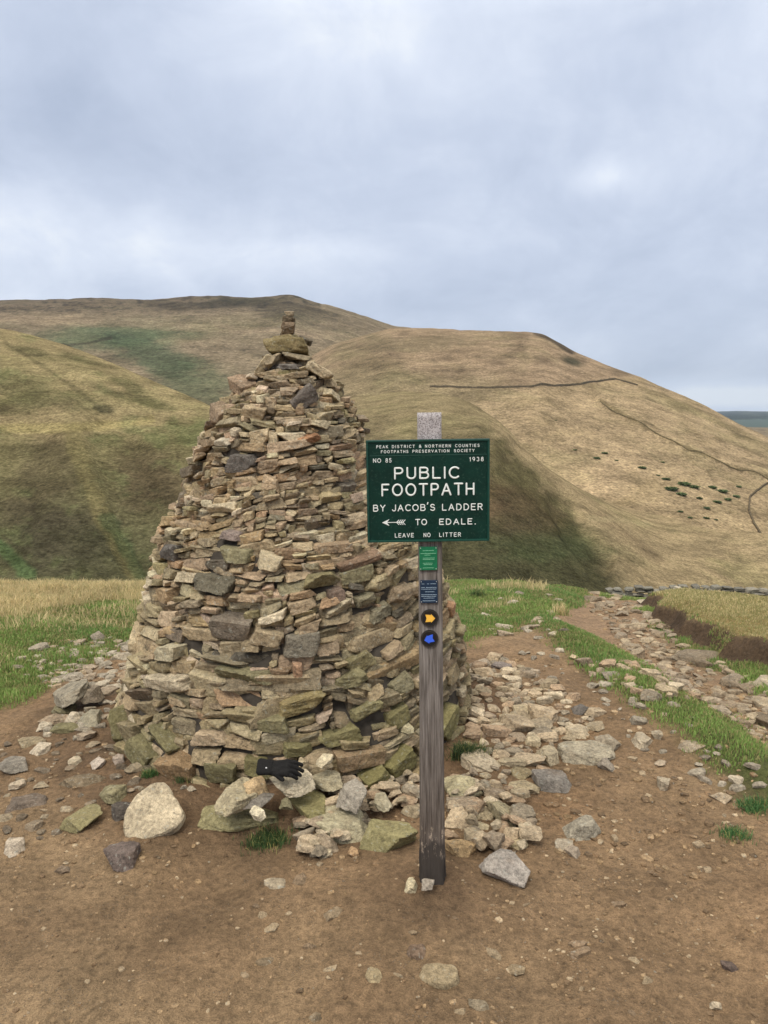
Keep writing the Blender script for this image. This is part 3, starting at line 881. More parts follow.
# ------------------------------------------------------------------ loose stones
LOOSE = []      # dicts collected, then the largest 300 become things
def loose(x, y, w, d, t, yaw, col, moss=0.0, label=None, group=None, z=None, tilt=(0, 0), sink=0.22, big=False, sharp=18, nch=6, outline=None, chamf=0.7):
    zz = gz(x, y) + t * (0.5 - sink) if z is None else z
    u, v = project(x, y, zz)
    dep = y * CP + (CH - zz) * SP
    size = (w * FP / dep) * (max(t, d * 0.4) * FP / dep)
    if not (-60 < u < 830 and v < 1080): size *= 0.02
    LOOSE.append(dict(x=x, y=y, z=zz, w=w, d=d, t=t, yaw=yaw, col=col, moss=moss, label=label, group=group, tilt=tilt, size=size + (1e5 if big else 0), sharp=sharp, nch=nch, chamf=chamf))

def px_stone(x0, y0, x1, y1, col, label, moss=0.0, yaw=0.0, k=0.62, Y=None, tilt=(0, 0), lift=0.0, group=None, sharp=18, nch=6, sink=0.18, chamf=0.72):
    cx = (x0 + x1) / 2; h = y1 - y0
    if Y is None:
        X, Yg, Zg = pix_ground(cx, y1 - 0.2 * h)
    else:
        X, Yg, Zg = at_depth(cx, (y0 + y1) / 2, Y)
    dep = Yg * CP + (CH - Zg) * SP
    al = math.atan2(CH - Zg, Yg)
    W = (x1 - x0) / FP * dep; A = h / FP * dep
    T = 0.38 * A / math.cos(al); D = 0.70 * A / math.sin(al)
    if D > 1.35 * W: D = 1.35 * W; T = (A - D * math.sin(al)) / math.cos(al) * 1.05
    W = W / (abs(math.cos(yaw)) + 0.35 * abs(math.sin(yaw)))
    if Y is None:
        z = gz(X, Yg + D * 0.25) + T * (0.5 - sink) + lift
        yy = Yg + D * 0.28
        loose(X * yy / Yg, yy, W, D, T * 1.1, yaw, srgb(*col, KS), moss, label, group, z, tilt, big=True, sharp=sharp, nch=nch, chamf=chamf)
    else:
        loose(X, Yg, W, D, T * 1.05, yaw, srgb(*col, KS), moss, label, group, Zg, tilt, big=True, sharp=sharp, nch=nch, chamf=chamf)

px_stone(104, 842, 144, 874, (106, 92, 84), 'dark purplish-grey angular stone in front of the big pale slab', yaw=0.45, sharp=26)
px_stone(4, 838, 27, 860, (176, 160, 138), 'small whitish wedge stone alone on bare earth at the far left', yaw=0.5)
px_stone(60, 806, 110, 836, (134, 124, 86), 'long yellowish mossy stone lying left of the big pale slab', 0.4, yaw=0.25)
px_stone(98, 783, 132, 810, (142, 132, 98), 'rounded yellowish-green stone just up from the long mossy stone', 0.3, sharp=9)
px_stone(110, 800, 140, 826, (82, 74, 66), 'dark brown stone wedged behind the left edge of the big pale slab')
px_stone(30, 742, 54, 758, (188, 172, 146), 'small pale rounded stone on earth left of the cairn foot', sharp=10)
px_stone(10, 780, 26, 792, (178, 160, 134), 'tiny pale oval stone near the left edge beside flat grey slabs', sharp=9)
px_stone(-4, 756, 32, 778, (136, 128, 114), 'flat grey slab cut by the left edge of the photo')
px_stone(5, 788, 52, 812, (112, 98, 84), 'flat brown slab half buried near the left edge', k=0.9, sink=0.45)
px_stone(56, 770, 112, 790, (122, 106, 82), 'long thin brown slab half buried left of the cairn foot', yaw=0.25, sink=0.4)
px_stone(90, 756, 107, 772, (186, 170, 152), 'small pink-white block beside the cairn foot on the left', yaw=0.4)
px_stone(112, 752, 126, 767, (166, 148, 130), 'small pinkish stone touching the cairn foot on the left')
px_stone(68, 756, 82, 768, (176, 160, 132), 'small tan stone between the grey slab pile and the pink-white block')
px_stone(50, 862, 78, 878, (118, 100, 80), 'flat brown stone sunk in the earth left of the dark purplish stone', sink=0.5, k=0.9)
# slab pile left of the cairn
px_stone(50, 680, 92, 706, (142, 132, 112), 'large tilted grey slab on top of the pile left of the cairn', Y=4.28, tilt=(0.1, -0.35))
px_stone(52, 700, 76, 718, (112, 112, 84), 'mossy grey block under the tilted slab in the left pile', 0.4, Y=4.22)
px_stone(76, 706, 106, 730, (146, 138, 114), 'squarish pale grey stone at the front of the left pile')
px_stone(38, 712, 78, 728, (150, 130, 104), 'long flat tan slab at the foot of the left pile')
px_stone(48, 724, 82, 736, (104, 104, 74), 'green-stained flat slab lowest in the left pile', 0.4)
px_stone(82, 682, 104, 704, (134, 120, 100), 'brown upright stone leaning between left pile and cairn', Y=4.3)
px_stone(18, 734, 48, 748, (146, 130, 100), 'flat tan slab on earth below the left pile', sink=0.4)
# cluster in front with the glove
px_stone(199, 806, 286, 838, (146, 142, 100), 'wide flat mossy slab at the front of the heap below the glove', 0.45, k=0.5)
px_stone(286, 786, 340, 834, (142, 136, 88), 'tall green-sided mossy boulder beside the wide flat slab', 0.55, yaw=0.35, sharp=26)
px_stone(216, 776, 262, 816, (166, 152, 120), 'lumpy pale boulder sitting on the left of the wide flat slab', Y=3.02, sharp=11)
px_stone(232, 790, 274, 808, (120, 116, 104), 'grey flat stone above the small white block on the mossy slab', Y=3.0)
px_stone(248, 804, 266, 822, (204, 190, 158), 'small square white block on the wide mossy slab', Y=2.88, yaw=0.3)
px_stone(243, 772, 274, 796, (180, 152, 110), 'orange-tinted oval stone directly under the glove cuff', Y=3.06, tilt=(0, 0.5), sharp=9)
px_stone(269, 765, 316, 796, (182, 168, 140), 'pale lichen-spotted stone lying under the glove fingers', Y=3.10, sharp=16)
px_stone(306, 766, 344, 792, (160, 148, 118), 'tan slab to the right of the stone under the glove', Y=3.22)
px_stone(316, 751, 336, 768, (196, 180, 146), 'pale pentagon-shaped stone near the cairn right of the glove', Y=3.22)
px_stone(295, 756, 308, 768, (176, 158, 124), 'small pale stone poking up behind the glove fingertips', Y=3.26)
px_stone(212, 806, 227, 816, (160, 148, 116), 'small rounded stone on the left end of the mossy slab', Y=2.92)
px_stone(278, 796, 294, 812, (126, 122, 92), 'small grey-green pebble in the gap under the glove stone', 0.3, Y=2.98)
px_stone(314, 806, 371, 848, (168, 160, 128), 'pale many-sided boulder at front left of the big flat greenish one', 0.12, yaw=0.1, sharp=24)
px_stone(334, 776, 371, 814, (150, 146, 130), 'grey lichen-white block above the pale many-sided boulder', Y=3.05, yaw=0.3, sharp=24)
px_stone(357, 812, 421, 862, (146, 136, 92), 'big flat-topped greenish slab just left of the signpost foot', 0.35, k=0.8, yaw=0.1, sharp=26)
px_stone(307, 838, 322, 862, (172, 154, 124), 'small upright tan chip left of the group of pebbles', yaw=0.6)
px_stone(320, 848, 333, 862, (178, 162, 132), 'small pale chip in front of the many-sided boulder')
px_stone(346, 846, 360, 860, (164, 132, 94), 'small rounded orange-tan pebble between boulders left of the post', sharp=9)
px_stone(372, 792, 392, 812, (170, 158, 128), 'small pale stone leaning beside the greenish slab', Y=3.1)
px_stone(404, 880, 419, 896, (200, 184, 146), 'white rounded pebble at the left foot of the signpost', sharp=9)
px_stone(421, 878, 435, 890, (150, 138, 122), 'little grey pebble touching the front of the signpost foot', Y=2.53, sharp=9)
px_stone(443, 836, 480, 860, (178, 148, 104), 'orange-faced oblong stone just right of the signpost', yaw=-0.2, sharp=22)
px_stone(477, 849, 538, 890, (142, 141, 136), 'blue-grey pointed slab in front of the heap right of the post', k=0.55, yaw=-0.45, sharp=26)
px_stone(456, 816, 494, 846, (178, 162, 128), 'pale flat stone above the orange-faced stone', Y=3.05, tilt=(0.4, 0), sharp=24)
px_stone(476, 830, 506, 850, (146, 134, 92), 'greenish tan stone behind the blue-grey slab', Y=2.98, sharp=22)
px_stone(500, 830, 530, 860, (178, 160, 122), 'pale block at the right end of the heap behind blue-grey slab', Y=2.92, yaw=-0.3)
px_stone(440, 774, 484, 806, (166, 154, 118), 'broad flat pale slab just right of the post midway up the heap', k=0.9, Y=3.3, tilt=(0.3, 0))
px_stone(470, 804, 505, 824, (176, 158, 124), 'flat tan stone in the heap above the pale flat one', Y=3.15)
px_stone(486, 800, 520, 826, (160, 146, 112), 'long tan stone sloping down to the right in the heap', Y=3.12, tilt=(0, 0.5))
px_stone(559, 810, 608, 847, (150, 142, 122), 'grey-tan angular boulder standing alone right of the heap', yaw=-0.3, sharp=26)
px_stone(553, 838, 577, 852, (158, 144, 122), 'small tan stone in front of the lone angular boulder')
px_stone(564, 846, 582, 861, (150, 134, 114), 'smaller brown-tan stone at the foot of the lone boulder', sharp=10)
px_stone(557, 738, 616, 768, (158, 146, 122), 'largest flat stone of the right scree with a dark patch', k=0.75, sink=0.25)
px_stone(527, 768, 576, 794, (122, 116, 106), 'big dark grey tilted slab at the front of the right scree', k=0.6, yaw=-0.3, sharp=24)
px_stone(594, 758, 616, 775, (136, 124, 108), 'squarish brown-grey block at the right end of the large flat stone', yaw=0.2, sharp=26)
px_stone(594, 730, 622, 756, (146, 132, 110), 'steep-sided tan rock at the upper right of the large flat stone', yaw=-0.5, sharp=24)
px_stone(534, 744, 562, 770, (168, 152, 122), 'three-cornered pale stone left of the large flat stone', sharp=26)
px_stone(523, 714, 554, 736, (150, 134, 108), 'rounded brown domed stone in the middle of the right scree', sharp=8)
px_stone(569, 704, 589, 716, (92, 92, 96), 'small blue-black stone in the upper right scree', yaw=0.3, sharp=26)
px_stone(561, 724, 594, 740, (176, 158, 128), 'oblong pale stone above the large flat stone', sharp=24)
px_stone(524, 734, 542, 750, (182, 164, 130), 'bean-shaped pale stone above the three-cornered stone', sharp=9)
px_stone(492, 756, 526, 770, (170, 152, 120), 'flat oval pale stone at the front left of the right scree', sharp=10)
px_stone(504, 766, 536, 780, (146, 130, 96), 'long rounded ochre stone above the dark grey tilted slab', yaw=0.2, sharp=10)
px_stone(503, 780, 542, 796, (168, 150, 116), 'pale wedge stone left of the dark grey tilted slab')
px_stone(511, 702, 533, 720, (174, 156, 122), 'pale diamond-shaped stone in the middle of the right scree', sharp=26)
px_stone(490, 660, 514, 672, (124, 112, 104), 'dark flat slab at the top of the right scree')
px_stone(474, 656, 492, 668, (168, 150, 126), 'pale flat slab at the top left of the right scree')
px_stone(601, 668, 622, 682, (140, 128, 112), 'grey block beside the green strip high on the slope')
px_stone(630, 732, 654, 752, (166, 150, 124), 'pale pointed stone alone on earth below the green strip', yaw=-0.4)
px_stone(650, 728, 664, 742, (160, 144, 118), 'small round stone right of the pale pointed stone', sharp=9)
px_stone(656, 776, 670, 794, (172, 156, 130), 'small pale chip on earth in the lower right slope')
px_stone(706, 788, 734, 806, (166, 146, 118), 'flat tan slab half buried near the lower right grass tuft', sink=0.45, k=0.9)
px_stone(728, 775, 744, 788, (186, 170, 144), 'small white stone near the right edge beside the grass')
px_stone(676, 738, 706, 754, (150, 134, 110), 'flat brown slab below the green strip on the right', sink=0.35)
px_stone(416, 960, 467, 994, (148, 130, 98), 'big flat tan rock sunk in the foreground earth below the post', k=1.0, sink=0.55, sharp=10)
px_stone(402, 943, 428, 962, (120, 98, 78), 'small brown rock sunk in earth at the upper left of the big sunk one', sink=0.5, sharp=9)
px_stone(466, 998, 492, 1014, (142, 126, 100), 'pale lump of rock sunk in earth near the bottom edge', sink=0.55, sharp=9)
px_stone(362, 966, 386, 988, (150, 132, 98), 'flat tan rock sunk in earth left of the big sunk one', k=1.1, sink=0.6, sharp=9)
px_stone(505, 962, 526, 978, (144, 124, 94), 'small flat sunk rock right of the big sunk one', k=1.1, sink=0.6, sharp=9)
px_stone(262, 876, 292, 892, (158, 142, 116), 'faint pale rock flush with the earth below the mossy slab', k=1.1, sink=0.62, sharp=9)
px_stone(708, 1002, 722, 1014, (178, 160, 132), 'small whitish pebble near the bottom right corner', sharp=12)
px_stone(718, 962, 738, 974, (100, 84, 74), 'small dark brown pebble at lower right', sharp=9)
# right bank and path
px_stone(664, 646, 726, 668, (120, 106, 86), 'mound of brown turf-capped rock in the middle of the eroded path', k=0.9, sharp=8)
px_stone(752, 674, 790, 690, (168, 154, 128), 'pale flat slab at the right edge beside the stony path', k=0.8)
px_stone(636, 585, 654, 594, (160, 146, 124), 'pale stone beside the top of the stony path')
px_stone(672, 580, 684, 590, (176, 166, 146), 'whitish stone on the grass crest near the wall')

# the big pale slab: its own outline, leaning back against the slope
def big_slab():
    out = [(146, 786), (158, 785), (170, 797), (180, 806), (188, 816), (184, 828), (168, 838), (152, 844), (136, 842), (128, 826), (129, 808), (137, 794)]
    cx = sum(p[0] for p in out) / len(out); cy = sum(p[1] for p in out) / len(out)
    X, Y, Z = pix_ground(cx, 832)
    Y += 0.06; X = X * Y / (Y - 0.06)
    z0 = gz(X, Y)
    dep = Y * CP + (CH - z0) * SP
    s = dep / FP
    n = 96
    P = np.array(out, float) - (cx, cy); P[:, 1] *= -1
    ang = np.arctan2(P[:, 1], P[:, 0]); rr = np.hypot(P[:, 0], P[:, 1])
    o = np.argsort(ang); ang = ang[o]; rr = rr[o]
    A = np.linspace(-math.pi, math.pi, n, endpoint=False)
    Rr = np.interp(A, np.concatenate([ang - 2 * math.pi, ang, ang + 2 * math.pi]), np.tile(rr, 3))
    rings = []
    T = 0.055
    for (f, zt) in ((0.0, 1), (0.35, 1), (0.65, 1), (0.86, 0.97), (0.95, 0.86), (1.0, 0.55), (1.0, -0.4), (0.93, -0.9), (0.5, -1), (0.0, -1)):
        q = np.stack([np.cos(A) * Rr * f * s, np.sin(A) * Rr * f * s, np.full(n, zt * T / 2)], -1)
        nn = fbm(q[:, 0] * 14 + zt, q[:, 1] * 14, 77, 4)
        q[:, 2] += nn * 0.009; q[:, :2] *= (1 + 0.02 * fbm(A * 9, A * 0 + zt, 78, 3))[:, None]
        rings.append(q)
    V = np.concatenate(rings); k = len(rings)
    i = np.arange(k * n).reshape(k, n); j = np.roll(i, -1, 1)
    F = np.stack([i[:-1], i[1:], j[1:], j[:-1]], -1).reshape(-1, 4)
    c = np.broadcast_to(srgb(190, 174, 146, 0.92), V.shape)
    me = mesh_np('stone_slab', V, F, c, extra={'moss': np.zeros(len(V))})
    ob = link('stone_slab', me, MAT_STONE)
    # the face leans back: local z towards the camera and up
    ob.rotation_euler = (math.radians(38), math.radians(0), math.radians(-8))
    ob.location = (X, Y, z0 + 0.048)
    tag(ob, 'big pale rounded slab leaning on the earth at the left front of the cairn', 'rock')
big_slab()

# random fields ------------------------------------------------------------
def scatter(pts_fn, n, wr, group, label, flat=(0.2, 0.42), col_shift=1.0, moss=0.0, sink=0.25, seed=0, mind=0.55, green=False, cols=None, pile=0.0):
    rng = np.random.default_rng(100 + seed)
    placed = [(q['x'], q['y'], q['w'] * 0.5) for q in LOOSE]
    k = 0; tries = 0
    while k < n and tries < n * 25:
        tries += 1
        px, py, sc = pts_fn(rng)
        X, Y, Z = pix_ground(px, py)
        if math.hypot(X - CX, Y - CY) < 1.03: continue
        w = float(np.clip(wr[0] * np.exp(rng.normal(0, 0.42)), wr[1], wr[2])) * sc
        if any((X - a) ** 2 + (Y - b) ** 2 < ((w * 0.5 + c) * mind) ** 2 for a, b, c in placed): continue
        placed.append((X, Y, w * 0.5)); k += 1
        t = w * rng.uniform(*flat); d = w * rng.uniform(0.55, 0.95)
        c = pick_col(rng, col_shift) if cols is None else srgb(*cols[rng.integers(len(cols))], KS) * rng.uniform(0.9, 1.1)
        loose(X, Y, w, d, t, rng.uniform(-0.9, 0.9), c, moss * rng.random(), label, group, (None if not pile else gz(X, Y) + t * 0.25 + pile * rng.random()),
              (rng.normal(0, 0.12), rng.normal(0, 0.12)), sink, sharp=rng.uniform(10, 24), nch=int(rng.integers(4, 8)), chamf=0.62)

def poly_pts(poly, bias=None):
    P = np.array(poly, float)
    x0, y0 = P.min(0); x1, y1 = P.max(0)
    def inside(x, y):
        c = False; n = len(P); j = n - 1
        for i in range(n):
            if ((P[i, 1] > y) != (P[j, 1] > y)) and x < (P[j, 0] - P[i, 0]) * (y - P[i, 1]) / (P[j, 1] - P[i, 1]) + P[i, 0]: c = not c
            j = i
        return c
    def f(rng):
        while True:
            x = rng.uniform(x0, x1); y = y0 + (y1 - y0) * rng.random() ** (bias or 0.9)
            if inside(x, y): return x, y, 1.0
    return f

WARM = [(186, 168, 138), (172, 152, 122), (160, 142, 112), (150, 132, 108), (178, 156, 124), (140, 126, 104), (164, 138, 108)]
GREY = [(160, 148, 128), (148, 136, 116), (170, 156, 132), (136, 124, 106), (156, 138, 114)]
scatter(poly_pts([(466, 668), (500, 655), (560, 690), (600, 715), (600, 735), (560, 745), (545, 790), (500, 800), (462, 790), (470, 730)]), 150,
        (0.115, 0.035, 0.24), 'stones of the scree right of the cairn', 'flat pale stone lying in the scree to the right of the cairn', seed=1, cols=WARM, mind=0.6)
scatter(poly_pts([(445, 780), (470, 770), (520, 800), (535, 845), (510, 858), (445, 845)]), 46,
        (0.10, 0.04, 0.17), 'stones heaped right of the signpost', 'small pale stone in the heap right of the signpost', seed=2, cols=WARM, mind=0.38, pile=0.05)
scatter(poly_pts([(300, 790), (345, 770), (418, 770), (418, 815), (380, 812), (330, 862), (300, 860)]), 75,
        (0.075, 0.025, 0.12), 'small stones heaped at the front of the cairn', 'small stone in the heap between glove and signpost', seed=3, cols=WARM, mind=0.38, pile=0.05)
scatter(poly_pts([(500, 640), (620, 660), (760, 770), (760, 800), (640, 760), (600, 700), (520, 670)]), 52,
        (0.075, 0.03, 0.14), 'stones strewn on the earth below the green strip', 'flat stone strewn on bare earth below the green strip', seed=4, cols=GREY, sink=0.32)
scatter(poly_pts([(594, 578), (622, 578), (640, 608), (690, 650), (775, 690), (775, 755), (700, 700), (640, 665), (604, 625), (590, 600)]), 190,
        (0.12, 0.05, 0.24), 'flat stones paving the eroded path', 'flat worn stone bedded in the eroded path on the right', seed=5, cols=[(150, 132, 106), (136, 118, 94), (162, 144, 116), (126, 110, 88), (146, 130, 108)], flat=(0.2, 0.4), sink=0.3, mind=0.66)
scatter(poly_pts([(40, 645), (130, 635), (140, 680), (100, 700), (55, 690), (0, 668)]), 95,
        (0.10, 0.04, 0.20), 'flat stones spread beyond the left pile', 'flat pale stone among the spread beyond the left pile', seed=6, cols=GREY, flat=(0.2, 0.4), sink=0.3, mind=0.62)
scatter(poly_pts([(70, 690), (118, 680), (112, 730), (80, 740), (40, 735)]), 26,
        (0.08, 0.04, 0.14), 'stones of the pile left of the cairn', 'smaller stone wedged in the pile left of the cairn', seed=7, cols=GREY, mind=0.5)
scatter(poly_pts([(0, 740), (110, 735), (150, 785), (60, 850), (0, 830)]), 34,
        (0.08, 0.03, 0.17), 'stones on the earth left of the cairn foot', 'small brownish stone on the earth left of the cairn foot', seed=8,
        cols=[(128, 112, 90), (146, 130, 104), (110, 96, 78)], sink=0.42, mind=0.9)
scatter(poly_pts([(490, 585), (560, 590), (570, 640), (480, 640)]), 26,
        (0.10, 0.05, 0.2), 'flat stones in the grass behind the cairn', 'flat grey stone showing through the grass right of the cairn', seed=9, cols=GREY, flat=(0.2, 0.35), sink=0.35)
scatter(poly_pts([(560, 655), (620, 660), (700, 700), (650, 700), (600, 680)]), 30,
        (0.09, 0.04, 0.16), 'stones lining the green strip', 'flat pale stone lying along the edge of the green strip', seed=10, cols=WARM, flat=(0.25, 0.5))
scatter(poly_pts([(100, 780), (200, 790), (215, 812), (190, 800), (110, 800)]), 8,
        (0.035, 0.02, 0.06), 'stones on the earth left of the cairn foot', 'small brownish stone on the earth left of the cairn foot', seed=12, cols=GREY)

scatter(poly_pts([(250, 860), (400, 900), (640, 900), (660, 1020), (200, 1020)]), 26,
        (0.05, 0.025, 0.09), 'rocks sunk in the foreground earth', 'flat tan rock sunk nearly flush in the bare foreground earth', seed=13,
        cols=[(140, 120, 92), (150, 130, 100), (132, 110, 84)], flat=(0.3, 0.4), sink=0.68)
def emit_stones():
    LOOSE.sort(key=lambda q: -q['size'])
    def verts(q, n):
        rng = np.random.default_rng(int(abs(q['x'] * 7919 + q['y'] * 104729) * 10) % (2 ** 31))
        V, F = stone_verts(n, (q['w'], q['d'], q['t']), rng, sharp=q['sharp'] * 2.2, nch=q['nch'] - 2, rough=0.04, chamf=q['chamf'] + 0.08, slab=True)
        M = Matrix.Rotation(q['yaw'], 3, 'Z') @ Matrix.Rotation(q['tilt'][0], 3, 'X') @ Matrix.Rotation(q['tilt'][1], 3, 'Y')
        return V @ np.array(M).T, F
    for k, q in enumerate(LOOSE[:297]):
        n = 16 if q['size'] > 200 else 9
        V, F = verts(q, n)
        me = mesh_np('stone', V, F, np.broadcast_to(scol(q['col'], 0.12), V.shape), extra={'moss': np.full(len(V), q['moss'])})
        o = link('stone', me, MAT_STONE); o.location = (q['x'], q['y'], q['z'])
        tag(o, q['label'], 'stone', q['group'])
    VV = []; FF = []; CC = []; off = 0
    for q in LOOSE[297:]:
        V, F = verts(q, 6)
        V = V + (q['x'], q['y'], q['z'])
        VV.append(V); FF.append(F + off); off += len(V); CC.append(np.broadcast_to(scol(q['col'], 0.12), V.shape))
    # gravel and pebbles all over the trodden ground
    rng = np.random.default_rng(77)
    def peb(n, fn, wr, cols):
        nonlocal off
        P3, F3 = CS[3]
        for _ in range(n):
            px, py, _s = fn(rng)
            X, Y, Z = FAST(px, py)
            if math.hypot(X - CX, Y - CY) < 1.0: continue
            w = float(np.clip(wr[0] * math.exp(rng.normal(0, 0.5)), wr[1], wr[2]))
            V, F = stone_verts(3, (w, w * rng.uniform(0.6, 1), w * rng.uniform(0.3, 0.6)), rng, sharp=12, nch=4, rough=0.03)
            a = rng.uniform(0, 6.28); ca, sa = math.cos(a), math.sin(a)
            V = np.stack([V[:, 0] * ca - V[:, 1] * sa, V[:, 0] * sa + V[:, 1] * ca, V[:, 2]], -1) + (X, Y, Z - w * 0.02)
            VV.append(V); FF.append(F + off); off += len(V)
            c = srgb(*cols[rng.integers(len(cols))], KS) * rng.uniform(0.8, 1.15)
            CC.append(np.broadcast_to(c, V.shape))
    def FAST(px, py):
        X, Y = g2w(px, py); return X, Y, gz(X, Y)
    EARTH = [(142, 118, 88), (152, 128, 98), (128, 104, 78), (168, 148, 120), (114, 94, 72)]
    peb(900, poly_pts([(-20, 850), (790, 790), (790, 1040), (-20, 1040)]), (0.009, 0.004, 0.026), EARTH)
    peb(350, poly_pts([(440, 880), (700, 860), (780, 960), (560, 1000)]), (0.008, 0.004, 0.02), EARTH)
    peb(500, poly_pts([(450, 660), (600, 660), (780, 790), (780, 870), (540, 880), (540, 800)]), (0.022, 0.009, 0.05), EARTH)
    peb(260, poly_pts([(-20, 730), (110, 730), (200, 800), (200, 900), (-20, 880)]), (0.014, 0.006, 0.035), EARTH)
    peb(160, poly_pts([(300, 780), (540, 780), (540, 890), (300, 870)]), (0.016, 0.008, 0.03), EARTH)
    peb(420, poly_pts([(592, 578), (622, 578), (640, 608), (690, 650), (775, 690), (775, 755), (700, 700), (640, 665), (604, 625), (590, 600)]), (0.04, 0.02, 0.09), EARTH)
    peb(160, poly_pts([(30, 645), (130, 635), (130, 690), (60, 700)]), (0.035, 0.015, 0.07), EARTH)
    V = np.concatenate(VV)
    me = mesh_np('gravel', V, np.concatenate(FF), np.concatenate(CC), extra={'moss': np.zeros(len(V))})
    tag(link('gravel', me, MAT_STONE), 'loose gravel and pebbles strewn over the trodden brown earth', 'gravel', kind='stuff')
    print('loose', len(LOOSE))
emit_stones()

# ------------------------------------------------------------------ grass
def blades(x, y, z, hgt, wid, col, rng, lean=0.35, root_dark=0.75):
    """each blade a bent three-segment strip: 5 verts -> 3 tris written as quads+tri -> use tris"""
    n = len(x)
    a = rng.uniform(0, 2 * math.pi, n)
    la = rng.uniform(0, 2 * math.pi, n); lm = np.abs(rng.normal(0, lean, n)) * hgt
    dx, dy = np.cos(a) * wid / 2, np.sin(a) * wid / 2
    lx, ly = np.cos(la) * lm, np.sin(la) * lm
    V = np.zeros((n, 5, 3))
    V[:, 0] = np.stack([x - dx, y - dy, z - 0.01], -1); V[:, 1] = np.stack([x + dx, y + dy, z - 0.01], -1)
    V[:, 2] = np.stack([x - dx * .8 + lx * .35, y - dy * .8 + ly * .35, z + hgt * .55], -1)
    V[:, 3] = np.stack([x + dx * .8 + lx * .35, y + dy * .8 + ly * .35, z + hgt * .55], -1)
    V[:, 4] = np.stack([x + lx, y + ly, z + hgt * rng.uniform(0.8, 1.0, n)], -1)
    b = np.arange(n)[:, None] * 5
    F = np.concatenate([b + [0, 1, 3], b + [0, 3, 2], b + [2, 3, 4]])
    C = np.repeat(col[:, None, :], 5, 1).copy()
    return V.reshape(-1, 3), F, C.reshape(-1, 3)

def grass_field():
    rng = np.random.default_rng(9)
    N = 1900000
    # density falls with distance as blades merge
    y = 3.5 + (13.2 - 3.5) * rng.random(N) ** 0.85
    x = (rng.random(N) - 0.5) * 2 * (y * 0.62 + 0.6)
    g, dry, face, dp = grass_masks(x, y)
    keep = (rng.random(N) < g ** 1.5 * 0.5) & (np.hypot(x - CX, y - CY) > 1.02)
    keep &= ~((x > -1.5) & (x < 0.4) & (y > 5.4) & (rng.random(N) < 0.7))      # hidden behind the cairn
    x, y, dry = x[keep], y[keep], dry[keep]
    z = ground_h(x, y)
    isdry = rng.random(len(x)) < dry
    patch = fbm(x * 2.2, y * 2.2, 55, 4); patch2 = fbm(x * 0.9, y * 0.9, 56, 3)
    u, v = project(x, y, z)
    for nm, sel, lab in (('green_grass', ~isdry, 'short bright green moorland turf around the cairn and along the path'),
                         ('dry_grass', isdry, 'tall straw-coloured dry grass along the crest and on the bank')):
        X, Y, Z = x[sel], y[sel], z[sel]; p = patch[sel]; p2 = patch2[sel]
        if nm == 'green_grass':
            h = rng.uniform(0.012, 0.042, len(X)) * (1 + 0.6 * p) * (0.6 + 0.06 * Y)
            w = 0.004 + 0.0006 * Y
            base = np.array(srgb(124, 146, 80, 1.0)); c = base * (1 + 0.35 * p[:, None] + 0.2 * rng.normal(0, 1, (len(X), 1)))
            c = mixc(c, srgb(98, 132, 72), sstep(0.0, 0.5, p2) * 0.7)
            c = mixc(c, srgb(160, 148, 104), (rng.random(len(X)) < 0.24 + 0.35 * sstep(0.0, 0.5, -p)) * 0.8)
        else:
            tall = np.where(u[sel] < 600, 1.0, 0.36)
            h = rng.uniform(0.04, 0.15, len(X)) * (1 + 0.5 * p) * tall * np.clip((Y - 3) / 6, 0.3, 1.0)
            w = 0.003 + 0.0005 * Y
            base = np.array(srgb(196, 178, 134, 1.0)); c = base * (1 + 0.25 * p[:, None] + 0.16 * rng.normal(0, 1, (len(X), 1)))
            c = mixc(c, srgb(124, 130, 76), (rng.random(len(X)) < np.where(u[sel] > 600, 0.62, 0.2)) * 0.7)
        V, F, C = blades(X, Y, Z, h, w, np.clip(c, 0.01, 0.9), rng, 0.45)
        me = mesh_np(nm, V, F, C, smooth=False)
        tag(link(nm, me, MAT_BLADE), lab, 'grass', kind='stuff')
        print(nm, len(X))
grass_field()

def tuft(px, py, wpx, n, hgt, label, col=(70, 100, 44), group=None, seed=0):
    rng = np.random.default_rng(300 + seed)
    X, Y, Z = pix_ground(px, py)
    dep = Y * CP + (CH - Z) * SP
    r = wpx / 2 / FP * dep
    q = rng.normal(0, 0.45, (n, 2)) * r
    x = X + q[:, 0]; y = Y + q[:, 1] * 0.7
    z = ground_h(x, y)
    h = rng.uniform(0.5, 1.1, n) * hgt
    c = desat(np.array(srgb(*col)), 0.25) * (1 + 0.3 * rng.normal(0, 1, (n, 1)))
    c = mixc(c, srgb(170, 160, 100), (rng.random(n) < 0.12) * 0.8)
    V, F, C = blades(x - X, y - Y, z - Z, h, np.full(n, 0.003), np.clip(c, 0.01, 0.9), rng, 0.6)
    o = link('grass_tuft', mesh_np('grass_tuft', V, F, C, smooth=False), MAT_BLADE)
    o.location = (X, Y, Z)
    tag(o, label, 'grass tuft', group)
tuft(268, 842, 46, 1100, 0.034, 'green grass tuft growing under the wide mossy slab at the front', seed=1)
tuft(468, 758, 32, 1600, 0.08, 'dark green grass tuft at the right foot of the cairn', (60, 84, 42), seed=2)
tuft(735, 836, 34, 500, 0.03, 'small green clump on bare earth at lower right', (70, 118, 52), seed=3)
tuft(754, 808, 36, 600, 0.035, 'green clump near the right edge above the smaller one', (74, 122, 54), seed=4)
tuft(150, 776, 18, 260, 0.04, 'tiny green tuft beside the orange-brown foundation stone', (70, 110, 44), seed=5)
tuft(184, 782, 20, 160, 0.04, 'tiny tuft right below the orange-brown foundation stone', (80, 100, 50), seed=6)
tuft(478, 598, 16, 300, 0.12, 'taller rush-like tuft in the grass just right of the cairn', (56, 88, 40), seed=7)

